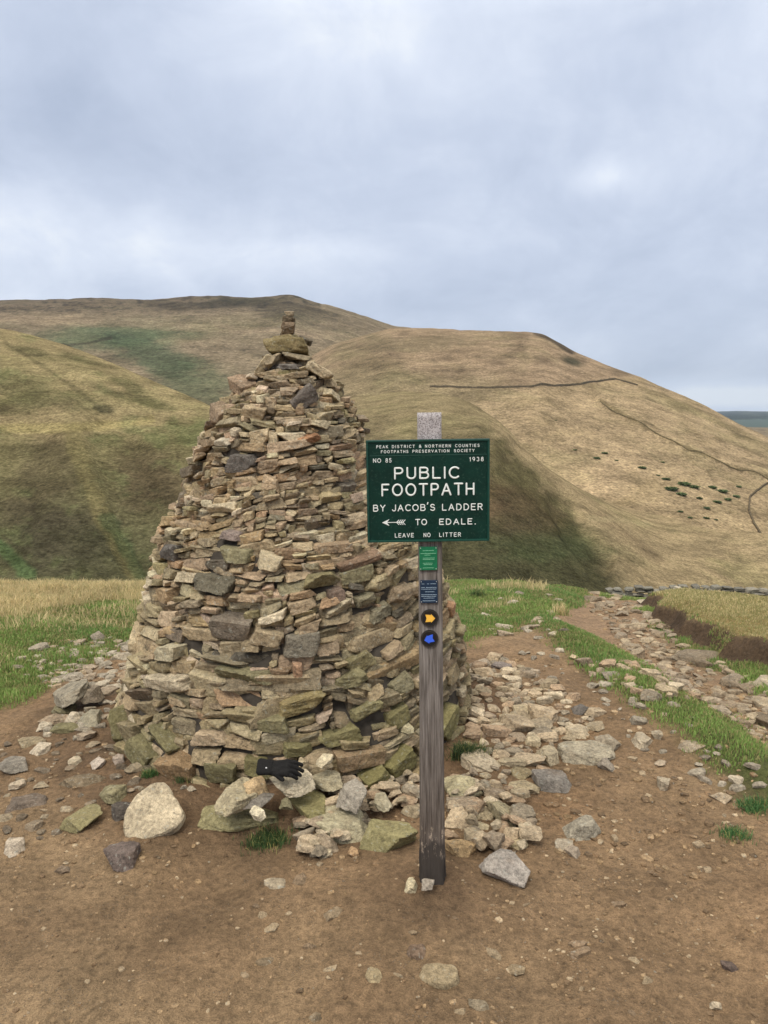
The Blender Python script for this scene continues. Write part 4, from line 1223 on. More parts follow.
# ------------------------------------------------------------------ signpost
def box_mesh(name, x0, x1, y0, y1, z0, z1, bev=0.0):
    import bmesh
    bm = bmesh.new(); bmesh.ops.create_cube(bm, size=1)
    for v in bm.verts:
        v.co = Vector(((x0 + x1) / 2 + v.co.x * (x1 - x0), (y0 + y1) / 2 + v.co.y * (y1 - y0), (z0 + z1) / 2 + v.co.z * (z1 - z0)))
    if bev: bmesh.ops.bevel(bm, geom=bm.edges[:], offset=bev, segments=2, affect='EDGES', profile=0.6)
    me = bpy.data.meshes.new(name); bm.to_mesh(me); bm.free(); return me

def arc(cx, cy, rx, ry, a0, a1, n=10):
    return [(cx + rx * math.cos(math.radians(a0 + (a1 - a0) * k / n)), cy + ry * math.sin(math.radians(a0 + (a1 - a0) * k / n))) for k in range(n + 1)]
W_ = 0.62
GL = {
 'A': [[(0, 0), (.36, 1), (.72, 0)], [(.13, .34), (.59, .34)]],
 'B': [[(0, 0), (0, 1), (.36, 1)] + arc(.36, .77, .22, .23, 90, -90)[1:] + [(0, .54)], [(.36, .54)] + arc(.38, .27, .25, .27, 90, -90) + [(0, 0)]],
 'C': [arc(.40, .5, .40, .5, 48, 312, 18)],
 'D': [[(0, 0), (0, 1), (.24, 1)] + arc(.24, .5, .42, .5, 90, -90, 14)[1:] + [(0, 0)]],
 'E': [[(.56, 1), (0, 1), (0, 0), (.56, 0)], [(0, .53), (.48, .53)]],
 'F': [[(.56, 1), (0, 1), (0, 0)], [(0, .53), (.46, .53)]],
 'H': [[(0, 0), (0, 1)], [(.62, 0), (.62, 1)], [(0, .5), (.62, .5)]],
 'I': [[(.0, 0), (.0, 1)]],
 'J': [[(.46, 1), (.46, .26)] + arc(.23, .26, .23, .26, 0, -165)[1:]],
 'K': [[(0, 0), (0, 1)], [(.58, 1), (0, .40)], [(.2, .6), (.6, 0)]],
 'L': [[(0, 1), (0, 0), (.52, 0)]],
 'N': [[(0, 0), (0, 1), (.62, 0), (.62, 1)]],
 'O': [arc(.40, .5, .40, .5, 0, 360, 24)],
 'P': [[(0, 0), (0, 1), (.34, 1)] + arc(.34, .74, .24, .26, 90, -90)[1:] + [(0, .48)]],
 'R': [[(0, 0), (0, 1), (.34, 1)] + arc(.34, .75, .24, .25, 90, -90)[1:] + [(0, .5)], [(.3, .5), (.6, 0)]],
 'S': [arc(.29, .76, .26, .24, 25, 270, 12) + arc(.29, .26, .29, .26, 90, -155, 14)[1:]],
 'T': [[(0, 1), (.66, 1)], [(.33, 1), (.33, 0)]],
 'U': [[(0, 1), (0, .3)] + arc(.3, .3, .3, .3, 180, 360, 12)[1:] + [(.6, 1)]],
 'V': [[(0, 1), (.33, 0), (.66, 1)]],
 'Y': [[(0, 1), (.32, .5), (.64, 1)], [(.32, .5), (.32, 0)]],
 '&': [[(.66, 0), (.16, .68)] + arc(.31, .8, .17, .2, 215, -30, 10) + [(.1, .36)] + arc(.28, .24, .24, .24, 150, 330, 10) + [(.62, .42)]],
 '.': [[(.0, .0), (.03, .0)]], "'": [[(.06, 1.34), (0, 1.05)]], '-': [[(0, .5), (.22, .5)]], ' ': [],
 '0': [arc(.29, .5, .29, .5, 0, 360, 20)], '1': [[(.0, .8), (.18, 1), (.18, 0)]],
 '3': [arc(.27, .76, .24, .24, 150, -80, 10) + arc(.27, .27, .28, .27, 80, -150, 12)],
 '5': [[(.5, 1), (.1, 1), (.05, .56)] + arc(.27, .31, .27, .31, 125, -150, 12)],
 '8': [arc(.28, .76, .22, .24, 0, 360, 16), arc(.28, .27, .27, .27, 0, 360, 18)],
 '9': [arc(.28, .7, .26, .3, 0, 360, 16), [(.54, .7)] + arc(.2, .6, .34, .58, 0, -70, 8)],
}
def gw(ch):
    pts = [p for s in GL[ch] for p in s]
    return max(p[0] for p in pts) if pts else 0.34

def split_corners(P):
    out = [[P[0]]]
    for k in range(1, len(P)):
        out[-1].append(P[k])
        if k < len(P) - 1:
            a = math.atan2(P[k][1] - P[k - 1][1], P[k][0] - P[k - 1][0]); b = math.atan2(P[k + 1][1] - P[k][1], P[k + 1][0] - P[k][0])
            d = abs((a - b + math.pi) % (2 * math.pi) - math.pi)
            if d > 0.6: out.append([P[k]])
    return out

def strokes_to_mesh(name, polys, rad, depth=0.5):
    cu = bpy.data.curves.new(name, 'CURVE'); cu.dimensions = '3D'; cu.bevel_depth = rad; cu.bevel_resolution = 2; cu.use_fill_caps = True
    for P in polys:
        for sub in split_corners(P):
            sp = cu.splines.new('POLY'); sp.points.add(len(sub) - 1)
            for k, (a, b) in enumerate(sub): sp.points[k].co = (a, 0, b, 1)
    o = bpy.data.objects.new(name, cu); COL.objects.link(o)
    bpy.context.view_layer.update()
    me = bpy.data.meshes.new_from_object(o.evaluated_get(bpy.context.evaluated_depsgraph_get()))
    bpy.data.objects.remove(o); me.name = name
    for v in me.vertices: v.co.y *= depth
    # round the ends with little studs
    import bmesh
    bm = bmesh.new(); bm.from_mesh(me)
    for P in polys:
        for e in [q for sub in split_corners(P) for q in (sub[0], sub[-1])]:
            bmesh.ops.create_icosphere(bm, subdivisions=2, radius=rad * 0.99, matrix=Matrix.Translation((e[0], 0, e[1])) @ Matrix.Diagonal((1, depth, 1, 1)))
    bm.to_mesh(me); bm.free()
    me.materials.clear()
    me.polygons.foreach_set('use_smooth', np.full(len(me.polygons), True))
    return me

def text_polys(txt, x0, x1, zb, zt, gap=0.42):
    tot = 0; pos = []
    for k, ch in enumerate(txt):
        pos.append(tot)
        tot += gw(ch) + (gap if k < len(txt) - 1 else 0)
    hgt = zt - zb
    k = (x1 - x0) / tot
    out = []
    for ch, p in zip(txt, pos):
        for s in GL[ch]:
            out.append([(x0 + (p + a) * k, zb + b * hgt) for a, b in s])
    return out

def build_sign():
    XB, YB = 0.178, 2.62
    zb = gz(XB, YB)
    root = empty('signpost', (XB, YB, zb))
    lean = -0.0150
    root.rotation_euler = (0, lean, 0)
    tag(root, 'weathered wooden signpost with green public footpath board in front of the cairn', 'signpost')
    # post: slightly swollen toward the ground, rough grain
    H = 1.735 - zb
    nz, ns = 90, 12
    ring = []
    for side in range(4):
        for k in range(ns):
            t = k / ns * 2 - 1
            p = [(t, -1), (1, t), (-t, 1), (-1, -t)][side]
            ring.append(p)
    ring = np.array(ring)
    zs = np.concatenate([[-0.25, -0.1], np.linspace(0, H, nz)])
    V = []
    for z in zs:
        f = np.interp(z, [0, 0.25, 0.7, H], [0.0445, 0.0435, 0.0405, 0.0392])
        p = ring.copy(); r = np.abs(p).max(1)
        c = np.abs(p).min(1); p = p * (1 - 0.05 * sstep(0.8, 1.0, c))[:, None]
        nn = fbm(ring[:, 0] * 6 + ring[:, 1] * 3, np.full(len(ring), z * 3.0) + ring[:, 1] * 5, 66, 4)
        g = fbm(ring[:, 0] * 14 + 7, ring[:, 1] * 14 + z * 0.8, 67, 3)
        rot = 0.012 * (1 - np.clip(z / 0.15, 0, 1)) * fbm(ring[:, 0] * 5, ring[:, 1] * 5 + z * 22, 68, 3)
        q = p * (f + nn * 0.0012 + g * 0.0012 + rot)[:, None]
        V.append(np.column_stack([q[:, 0], q[:, 1] * 0.95, np.full(len(q), z)]))
    V = np.concatenate(V); n = len(ring); m_ = len(zs)
    i = np.arange(m_ * n).reshape(m_, n); j = np.roll(i, -1, 1)
    F = np.stack([i[:-1], j[:-1], j[1:], i[1:]], -1).reshape(-1, 4)
    me = bpy.data.meshes.new('post')
    me.from_pydata([tuple(v) for v in V], [], [tuple(map(int, f)) for f in F] + [tuple(int(q) for q in i[-1])])
    me.polygons.foreach_set('use_smooth', np.array([True] * len(F) + [False]))
    m = NT('weathered_oak')
    tc = m.n('ShaderNodeTexCoord').outputs['Object']
    sep = m.n('ShaderNodeSeparateXYZ'); m.l(tc, sep.inputs[0]); zc = sep.outputs[2]
    gr = m.noise(1.0, 6, 0.7, m.mapping(tc, (150, 150, 5)))
    gr2 = m.noise(1.0, 5, 0.7, m.mapping(tc, (340, 340, 16)))
    c = m.ramp(gr, (0.28, srgb(58, 52, 47)), (0.45, srgb(108, 101, 95)), (0.6, srgb(140, 133, 127)), (0.8, srgb(184, 177, 170)))
    # lower half browner and darker
    zn = m.math('DIVIDE', zc, H)
    lowb = m.ramp(zn, (0.12, 1.0), (0.48, 0.0))
    c = m.mix(lowb, c, m.mix(1.0, c, (0.60, 0.55, 0.51), 'MULTIPLY'))
    wet = m.math('SUBTRACT', m.math('ADD', 0.14, m.math('MULTIPLY', m.noise(1.0, 4, 0.7, m.mapping(tc, (30, 30, 9))), 0.10)), zc)
    wet = m.ramp(m.math('MULTIPLY', wet, 20.0), (0.3, 0.0), (0.8, 1.0))
    c = m.mix(m.math('MULTIPLY', wet, 0.85), c, (0.045, 0.038, 0.033))
    abr = m.math('MULTIPLY', m.ramp(m.noise(1.0, 5, 0.7, m.mapping(tc, (70, 70, 22))), (0.55, 0.0), (0.64, 1.0)), m.ramp(zc, (0.09, 0.0), (0.13, 1.0), (0.19, 1.0), (0.24, 0.0)))
    c = m.mix(m.math('MULTIPLY', abr, 0.7), c, srgb(190, 172, 152))
    # pale speckled lichen on the top
    sp = m.ramp(m.noise(230, 3, 0.7, tc), (0.4, srgb(132, 126, 126)), (0.55, srgb(196, 190, 190)))
    dotn = m.ramp(m.noise(300, 2, 0.5, m.mapping(tc, (1, 1, 1), (1, 2, 3))), (0.58, 0.0), (0.64, 0.8))
    sp = m.mix(dotn, sp, srgb(96, 86, 88))
    c = m.mix(m.ramp(zc, (H - 0.36, 0.0), (H - 0.3, 0.88)) if False else m.math('MULTIPLY', m.math('GREATER_THAN', zc, H - 0.2), 0.88), c, sp)
    m.color(c)
    m.bump(m.math('ADD', gr, m.math('MULTIPLY', gr2, 0.6)), 0.9, 0.004)
    link('post', me, m.m, root)

    s = 2.565 / FP
    yf = -0.0405      # front of the post
    cx0, cz0 = 428.0, 491.0
    # centre of the board in the root frame
    _, _, zc_ = at_depth(428, 491, 2.565)
    zoff = zc_ - zb
    xo = (428 - 384) * s - XB + math.sin(-lean) * -zoff * -1
    xw = (428.3 - 384) / FP * (2.565 * CP + (CH - zc_) * SP) - XB     # wanted world offset in x
    xo = xw - math.sin(lean) * zoff
    def L(px, py): return (xo + (px - 428.3) * s, zoff + (cz0 - py) * s * (1.008 + 0.00022 * max(0.0, py - 545)))
    green = NT('green_enamel'); p = green.obj()
    gg = green.mix(1.0, srgb(10, 56, 46, 0.62), green.ramp(green.noise(22, 5, 0.6, p), (0.3, 0.72), (0.7, 1.25)), 'MULTIPLY')
    gg = green.mix(green.ramp(green.noise(130, 4, 0.7, p), (0.56, 0.0), (0.74, 0.38)), gg, (0.07, 0.13, 0.10))
    green.color(gg); green.b.inputs['Roughness'].default_value = 0.48; green.b.inputs['Specular IOR Level'].default_value = 0.2
    green.bump(green.noise(60, 3, 0.6, p), 0.25, 0.001)
    white = flat_material('white_letter_paint', srgb(222, 226, 222), 0.55, 0.3, 0.10, 140)
    board = empty('sign_board', (0, 0, 0)); board.parent = root
    x0, zt = L(366.3, 439.6); x1, zbm = L(490.2, 542.6)
    bpy.data.objects.remove(board)
    bme = box_mesh('sign_board', x0, x1, yf - 0.012, yf - 0.002, zbm, zt, 0.002)
    board = link('sign_board', bme, green.m, root); board['label'] = 'dark green cast metal footpath board with raised white lettering'
    yp = yf - 0.012
    # raised rim of four bars mitred into one mesh
    import bmesh
    bm = bmesh.new()
    rw = 0.0065; e = 0.004
    o_ = [(x0 + .001, zbm + .001), (x1 - .001, zbm + .001), (x1 - .001, zt - .001), (x0 + .001, zt - .001)]
    i_ = [(x0 + rw, zbm + rw), (x1 - rw, zbm + rw), (x1 - rw, zt - rw), (x0 + rw, zt - rw)]
    i2 = [(x0 + rw + e * .5, zbm + rw + e * .5), (x1 - rw - e * .5, zbm + rw + e * .5), (x1 - rw - e * .5, zt - rw - e * .5), (x0 + rw + e * .5, zt - rw - e * .5)]
    A = [bm.verts.new((a, yp + .0005, b)) for a, b in o_]; B = [bm.verts.new((a + (.001 if a < xo else -.001), yp - e, b + (.001 if b < zoff else -.001))) for a, b in o_]
    Cc = [bm.verts.new((a, yp - e, b)) for a, b in i_]; Dd = [bm.verts.new((a, yp + .0005, b)) for a, b in i2]
    for k in range(4):
        q = (k + 1) % 4
        for P, Q in ((A, B), (B, Cc), (Cc, Dd)):
            bm.faces.new((P[k], P[q], Q[q], Q[k]))
    bmesh.ops.recalc_face_normals(bm, faces=bm.faces)
    fm = bpy.data.meshes.new('rim'); bm.to_mesh(fm); bm.free()
    link('rim', fm, flat_material('rim_green', srgb(16, 62, 52), 0.4, 0.4, 0.2, 80), board)
    def words(nm, items, rad, mat=white, parent=board, y=yp):
        polys = []
        for (t, a, b, top, bot, gap) in items:
            (xa, z1) = L(a, top); (xb, z0) = L(b, bot)
            polys += text_polys(t, xa, xb, z0, z1, gap)
        o = link(nm, strokes_to_mesh(nm, polys, rad), mat, parent); o.location = (0, y - 0.0004, 0)
        return o
    words('lettering', [('PUBLIC', 395, 458.6, 467.6, 478.2, .36), ('FOOTPATH', 382, 474, 484, 495, .36)], 0.0030)
    words('lettering', [("BY", 373, 384.5, 504.6, 510.6, .4), ("JACOB", 392, 425, 504.6, 510.6, .38), ("'", 427.3, 427.9, 504.6, 510.6, .3), ('S', 430.5, 434.6, 504.6, 510.6, .3),
                        ('LADDER', 442.6, 482.6, 504.6, 510.6, .42)], 0.0017)
    words('lettering', [('TO', 415.4, 426.4, 519.6, 525, .34)], 0.0017)
    words('lettering', [('EDALE', 439.6, 472.2, 519.6, 525, .42), ('.', 475.4, 475.8, 519.6, 525, .3)], 0.0017)
    words('lettering', [('LEAVE', 394.4, 413, 533.6, 537.4, .42)], 0.0011)
    words('lettering', [('NO', 423.5, 430, 533.6, 537.4, .4)], 0.0011)
    words('lettering', [('LITTER', 439.4, 460.8, 533.6, 537.4, .46)], 0.0011)
    words('lettering', [('NO', 373.6, 381, 458, 461.8, .4), ('85', 386, 391.4, 458, 461.8, .5)], 0.0011)
    words('lettering', [('1938', 470, 483.6, 458, 461.8, .6)], 0.0011)
    words('lettering', [('PEAK', 377, 388.2, 445, 447.6, .6), ('DISTRICT', 392.6, 415, 445, 447.6, .6), ('&', 419.4, 421.6, 445, 447.6, .6), ('NORTHERN', 425.6, 451, 445, 447.6, .6), ('COUNTIES', 455.6, 479.6, 445, 447.6, .6),
                        ('FOOTPATHS', 381.5, 408.4, 450, 452.5, .55), ('PRESERVATION', 413, 449.4, 450, 452.5, .55), ('SOCIETY', 454.4, 474.6, 450, 452.5, .55)], 0.00085)
    # thin raised line under the heading, and one above the lower rim
    la = L(370, 455.2); lb = L(487, 455.2)
    lo = link('raised_line', strokes_to_mesh('raised_line', [[la, lb]], 0.0011), bpy.data.materials['rim_green'], board); lo.location = (0, yp, 0)
    # feathered arrow pointing left
    ax0, az = L(381.5, 522.2); ax1, _ = L(404.5, 522.2); q = s
    ar = [[(ax0 + .004, az), (ax1 - 1.5 * q, az)]]
    for k in range(4):
        bx = ax1 - (1.2 + 2.1 * k) * q
        for sg in (1, -1): ar.append([(bx - 1.0 * q, az), (bx + 1.4 * q, az + sg * 2.4 * q)])
    ao = link('arrow', strokes_to_mesh('arrow', ar, 0.0012), white, board); ao.location = (0, yp - .0004, 0)
    bm = bmesh.new()
    pts = [(ax0, az), (ax0 + 7.2 * q, az + 3.4 * q), (ax0 + 4.8 * q, az), (ax0 + 7.2 * q, az - 3.4 * q)]
    f0 = [bm.verts.new((a, yp - .0022, b)) for a, b in pts]; f1 = [bm.verts.new((a, yp + .0005, b)) for a, b in pts]
    bm.faces.new(f0[::-1])
    for k in range(4): bm.faces.new((f0[k], f0[(k + 1) % 4], f1[(k + 1) % 4], f1[k]))
    bmesh.ops.recalc_face_normals(bm, faces=bm.faces)
    hm = bpy.data.meshes.new('arrow_head'); bm.to_mesh(hm); bm.free(); link('arrow_head', hm, white, board)
    # bolts
    # small plaques
    def plaque(nm, xa, xb, yt, yb_, col, rows, ink, lab):
        (a, z1) = L(xa, yt); (b, z0) = L(xb, yb_)
        me = box_mesh(nm, a, b, yf - 0.005, yf + 0.002, z0, z1, 0.0008)
        o = link(nm, me, flat_material(nm + lab[:4] + '_enamel', col, 0.45, 0.35, 0.18, 60), root); o['label'] = lab
        rr = random.Random(len(lab)); polys = []
        for (fy, fx0, fx1, step) in rows:
            z = z1 + (z0 - z1) * fy; x = a + (b - a) * fx0; xe = a + (b - a) * fx1
            while x < xe:
                l = rr.uniform(.6, 1.4) * step * s
                polys.append([(x, z + rr.uniform(-.1, .1) * s), (min(x + l, xe), z + rr.uniform(-.1, .1) * s)]); x += l + 0.5 * s
        t = link('lettering', strokes_to_mesh('lettering', polys, 0.00065, 0.35), ink, o); t.location = (0, yf - 0.0052, 0)
        sc = []
        for cx_, cz_ in ((a + 1.3 * s, z1 - 1.3 * s), (b - 1.3 * s, z1 - 1.3 * s), (a + 1.3 * s, z0 + 1.3 * s), (b - 1.3 * s, z0 + 1.3 * s)):
            bmq = bmesh.new(); bmesh.ops.create_uvsphere(bmq, u_segments=10, v_segments=6, radius=0.0017, matrix=Matrix.Translation((cx_, yf - 0.005, cz_)) @ Matrix.Diagonal((1, .5, 1, 1)))
            mq = bpy.data.meshes.new('screw'); bmq.to_mesh(mq); bmq.free()
            link('screw', mq, bpy.data.materials.get('screw_steel') or flat_material('screw_steel', (0.5, 0.5, 0.48), 0.35, 0.6, 0.1), o)
        return o
    ink_g = flat_material('pale_green_ink', srgb(150, 205, 170), 0.6, 0.2, 0.1)
    ink_w = flat_material('pale_blue_ink', srgb(170, 190, 205), 0.6, 0.2, 0.1)
    plaque('plaque', 418.8, 437.2, 548, 571.6, srgb(20, 104, 68), [(.16, .2, .8, 2.2), (.28, .08, .92, 3), (.35, .3, .6, 2), (.48, .2, .84, 1.8), (.54, .2, .84, 1.6), (.70, .2, .75, 1.6), (.76, .25, .7, 1.6), (.9, .2, .8, 1.5)], ink_g,
           'small bright green plaque under the board')
    plaque('plaque', 419.2, 437.4, 582, 604.8, srgb(24, 44, 66), [(.15, .1, .24, 2), (.15, .42, .5, 2), (.15, .6, .9, 2), (.31, .08, .26, 1.6), (.31, .34, .92, 1.8), (.38, .08, .92, 1.8), (.5, .3, .8, 1.6), (.63, .08, .94, 2.0), (.70, .08, .9, 1.8), (.78, .2, .8, 1.8), (.9, .15, .85, 8)], ink_w,
           'small navy plaque with rows of pale writing')
    def disc(px, py, r, ringc, arr, ang, lab):
        (a, z) = L(px, py); R_ = r * s
        bmq = bmesh.new()
        bmesh.ops.create_cone(bmq, segments=48, radius1=R_, radius2=R_ * 0.96, depth=0.005, cap_ends=True)
        bmesh.ops.rotate(bmq, verts=bmq.verts, matrix=Matrix.Rotation(math.radians(90), 3, 'X'))
        bmesh.ops.translate(bmq, verts=bmq.verts, vec=(a, yf - 0.0025, z))
        mq = bpy.data.meshes.new('waymark_disc'); bmq.to_mesh(mq); bmq.free()
        o = link('waymark_disc', mq, bpy.data.materials.get('disc_black') or flat_material('disc_black', ringc, 0.4, 0.4, 0.2), root); o['label'] = lab
        # stubby arrow
        P = [(-.60, .52), (.16, .46), (.18, .62), (.74, .0), (.18, -.62), (.16, -.46), (-.60, -.52), (-.44, 0)]
        ca, sa = math.cos(ang), math.sin(ang)
        P = [(x * ca - y * sa, x * sa + y * ca) for x, y in P]
        bmq = bmesh.new()
        f0 = [bmq.verts.new((a + x * R_ * .82, yf - .0068, z + y * R_ * .82)) for x, y in P]; f1 = [bmq.verts.new((a + x * R_ * .82, yf - .0045, z + y * R_ * .82)) for x, y in P]
        bmq.faces.new(f0)
        for k in range(len(P)): bmq.faces.new((f0[k], f1[k], f1[(k + 1) % len(P)], f0[(k + 1) % len(P)]))
        bmesh.ops.recalc_face_normals(bmq, faces=bmq.faces)
        mq = bpy.data.meshes.new('arrow'); bmq.to_mesh(mq); bmq.free(); link('arrow', mq, arr, o)
        # faint printed ring
        rg = strokes_to_mesh('ring', [[(a + math.cos(t / 24 * math.pi) * R_ * .88, z + math.sin(t / 24 * math.pi) * R_ * .88) for t in range(49)]], 0.0004, 0.5)
        k = link('ring', rg, flat_material('ring_' + lab[:5].strip(), srgb(90, 84, 66), 0.5, 0.3), o); k.location = (0, yf - 0.0052, 0)
    disc(429, 620.2, 9.2, srgb(26, 24, 26), flat_material('yellow_arrow', srgb(236, 182, 72), 0.5, 0.3, 0.08), 0.0, 'round black disc with a stubby yellow arrow pointing right')
    disc(428.6, 641, 9.2, srgb(22, 26, 44), flat_material('blue_arrow', srgb(58, 100, 222), 0.5, 0.3, 0.08), math.pi + 0.25, 'round black disc with a stubby blue arrow pointing left')
build_sign()

# ------------------------------------------------------------------ glove
def build_glove():
    import bmesh
    bm = bmesh.new()
    def cap(p, q, r0, r1, n=7, sq=1.0):
        p = Vector(p); q = Vector(q)
        for k in range(n + 1):
            c = p.lerp(q, k / n); r = r0 + (r1 - r0) * k / n
            bmesh.ops.create_icosphere(bm, subdivisions=2, radius=r, matrix=Matrix.Translation(c) @ Matrix.Diagonal((1, 1, sq, 1)))
    # local: x along the hand to the fingertips, y across, z thickness
    for yy in (-0.024, -0.012, 0.0, 0.012, 0.024):
        cap((-0.035, yy * 0.8, 0), (0.035, yy * 1.1, 0.002), 0.016, 0.0165, 8, 0.75)
    for (y0, pts, r) in ((-0.030, [(0.035, -.028, 0), (0.062, -.031, -.004), (0.082, -.029, -.018)], 0.0098),
                         (-0.011, [(0.037, -.010, 0), (0.070, -.011, -0.001), (0.096, -.011, -.016)], 0.0105),
                         (0.010, [(0.036, .010, 0.002), (0.074, .011, 0.002), (0.104, .009, -.010)], 0.0108),
                         (0.029, [(0.034, .028, 0.004), (0.068, .033, 0.006), (0.098, .031, 0.0)], 0.0102)):
        for k in range(2): cap(pts[k], pts[k + 1], r * (1 - .05 * k), r * (.95 - .08 * k), 7)
    cap((-0.015, -.026, -.004), (0.022, -.050, -.012), 0.012, 0.010, 7)      # thumb folded at the side
    me0 = bpy.data.meshes.new('glove'); bm.to_mesh(me0); bm.free()
    def remesh(me, vs, sm):
        o = bpy.data.objects.new('tmp', me); COL.objects.link(o)
        r = o.modifiers.new('r', 'REMESH'); r.mode = 'VOXEL'; r.voxel_size = vs
        q = o.modifiers.new('s', 'SMOOTH'); q.iterations = sm; q.factor = 0.5
        bpy.context.view_layer.update()
        out = bpy.data.meshes.new_from_object(o.evaluated_get(bpy.context.evaluated_depsgraph_get()))
        bpy.data.objects.remove(o)
        out.polygons.foreach_set('use_smooth', np.full(len(out.polygons), True)); out.materials.clear()
        return out
    hand = remesh(me0, 0.002, 3)
    for v in hand.vertices:      # creases of worn fabric
        k = math.sin(v.co.x * 160 + v.co.y * 60) * 0.0012 + math.sin(v.co.x * 90 - v.co.y * 210) * 0.0012 - max(0.0, v.co.x) ** 2 * 1.1 + 0.004 * math.sin(v.co.x * 45)
        v.co.z += k
    bm = bmesh.new()
    for k in range(8):
        t = k / 7
        for yy in (-0.022, -0.011, 0, 0.011, 0.022):
            bmesh.ops.create_icosphere(bm, subdivisions=2, radius=0.0165 + 0.002 * t, matrix=Matrix.Translation((-0.040 - 0.042 * t, yy * (0.9 + .15 * t), 0)) @ Matrix.Diagonal((1, 1, .8, 1)))
    me1 = bpy.data.meshes.new('cuff'); bm.to_mesh(me1); bm.free()
    cuff = remesh(me1, 0.0025, 2)
    for v in cuff.vertices: v.co.z += 0.0009 * math.sin(v.co.x * 900); v.co.y += 0.0006 * math.sin(v.co.x * 900)
    m = NT('black_knit'); p = m.n('ShaderNodeTexCoord').outputs['Object']
    n = m.noise(260, 3, 0.7, p)
    m.color(m.mix(1.0, (0.0085, 0.008, 0.0078), m.ramp(n, (0.3, 0.5), (0.7, 1.9)), 'MULTIPLY'))
    m.b.inputs['Roughness'].default_value = 0.85
    m.b.inputs['Sheen Weight'].default_value = 0.0
    m.bump(n, 0.8, 0.002)
    x, y, z = at_depth(279, 768, 3.02)
    root = link('glove', hand, m.m)
    tag(root, 'lost black knitted glove lying palm down on the stones at the cairn front', 'glove')
    link('cuff', cuff, m.m, root)
    bm = bmesh.new(); bmesh.ops.create_cube(bm, size=1, matrix=Matrix.Translation((-.055, -.012, .0155)) @ Matrix.Diagonal((.007, .006, .002, 1)))
    bmesh.ops.bevel(bm, geom=bm.edges[:], offset=0.0006, segments=2, affect='EDGES')
    lt = bpy.data.meshes.new('tab'); bm.to_mesh(lt); bm.free()
    link('tab', lt, flat_material('pale_tab', (0.55, 0.55, 0.55), 0.6), root)
    root.location = (x, y, z); root.scale = (0.93, 0.93, 0.93)
    root.rotation_euler = (math.radians(34), math.radians(5), math.radians(2))
build_glove()

# ------------------------------------------------------------------ walls on the hills
def hill_wall(name, key, pix, hgt, wid, label, col, stepm=2.0, seed=0):
    pts = [on_hill(key, *p) for p in pix]
    P = [pts[0]]
    for a, b in zip(pts[:-1], pts[1:]):
        n = max(1, int(math.dist(a[:2], b[:2]) / stepm))
        for k in range(1, n + 1): P.append(tuple(a[i] + (b[i] - a[i]) * k / n for i in range(3)))
    u, v, X, Y, Z, ny = HILLS[key]
    rows = min(ny, X.shape[0])
    P = np.array(P)
    # drop onto the nearest terrain vertex height
    Xf, Yf, Zf = X.ravel(), Y.ravel(), Z.ravel()
    for k in range(len(P)):
        d = (Xf - P[k, 0]) ** 2 + (Yf - P[k, 1]) ** 2
        idx = np.argpartition(d, 4)[:4]; w = 1 / (d[idx] + 1e-3)
        P[k, 2] = (Zf[idx] * w).sum() / w.sum()
    rng = np.random.default_rng(seed)
    V = []
    T = np.gradient(P[:, :2], axis=0); T /= np.linalg.norm(T, axis=1)[:, None] + 1e-9
    Nn = np.stack([-T[:, 1], T[:, 0]], -1)
    for k in range(len(P)):
        hh = hgt * rng.uniform(0.75, 1.15)
        for (sx, sz) in ((-1, -0.6), (-0.8, 0.85), (0, 1.0), (0.8, 0.85), (1, -0.6)):
            V.append([P[k, 0] + Nn[k, 0] * wid * sx / 2, P[k, 1] + Nn[k, 1] * wid * sx / 2, P[k, 2] + hh * sz])
    n = 5; i = np.arange(len(P) * n).reshape(len(P), n)
    F = np.stack([i[:-1, :-1], i[1:, :-1], i[1:, 1:], i[:-1, 1:]], -1).reshape(-1, 4)
    me = mesh_np(name, np.array(V), F, np.broadcast_to(srgb(*col, 0.6), (len(V), 3)), smooth=False)
    m = NT(name + '_stone' + str(seed)); g = m.obj()
    c = m.mix(1.0, m.attr('col'), m.ramp(m.noise(0.9, 4, 0.8, g), (0.3, 0.45), (0.7, 1.6)), 'MULTIPLY')
    m.color(c)
    tag(link(name, me, m.m), label, 'wall')
hill_wall('drystone_wall', 'hills3', [(430, 387.5), (465, 388), (500, 388.5), (530, 388), (560, 386), (590, 382.5), (615, 379.5), (641, 377.8)], 1.3, 1.1,
          'long dark drystone wall crossing the upper part of the golden hill', (112, 100, 80), 3.0, 1)
hill_wall('drystone_wall', 'hills3', [(600, 401), (630, 419), (660, 436), (690, 450), (720, 462), (748, 471), (768, 478), (800, 488)], 0.6, 0.8,
          'thin wall slanting down the golden slope to the right edge', (120, 106, 76), 3.0, 2)
hill_wall('drystone_wall', 'hills3', [(776, 478), (760, 488), (750, 498), (748, 510), (755, 524), (764, 538), (772, 552)], 0.9, 0.9,
          'curving dark wall at the right edge low on the golden slope', (108, 94, 70), 2.0, 3)

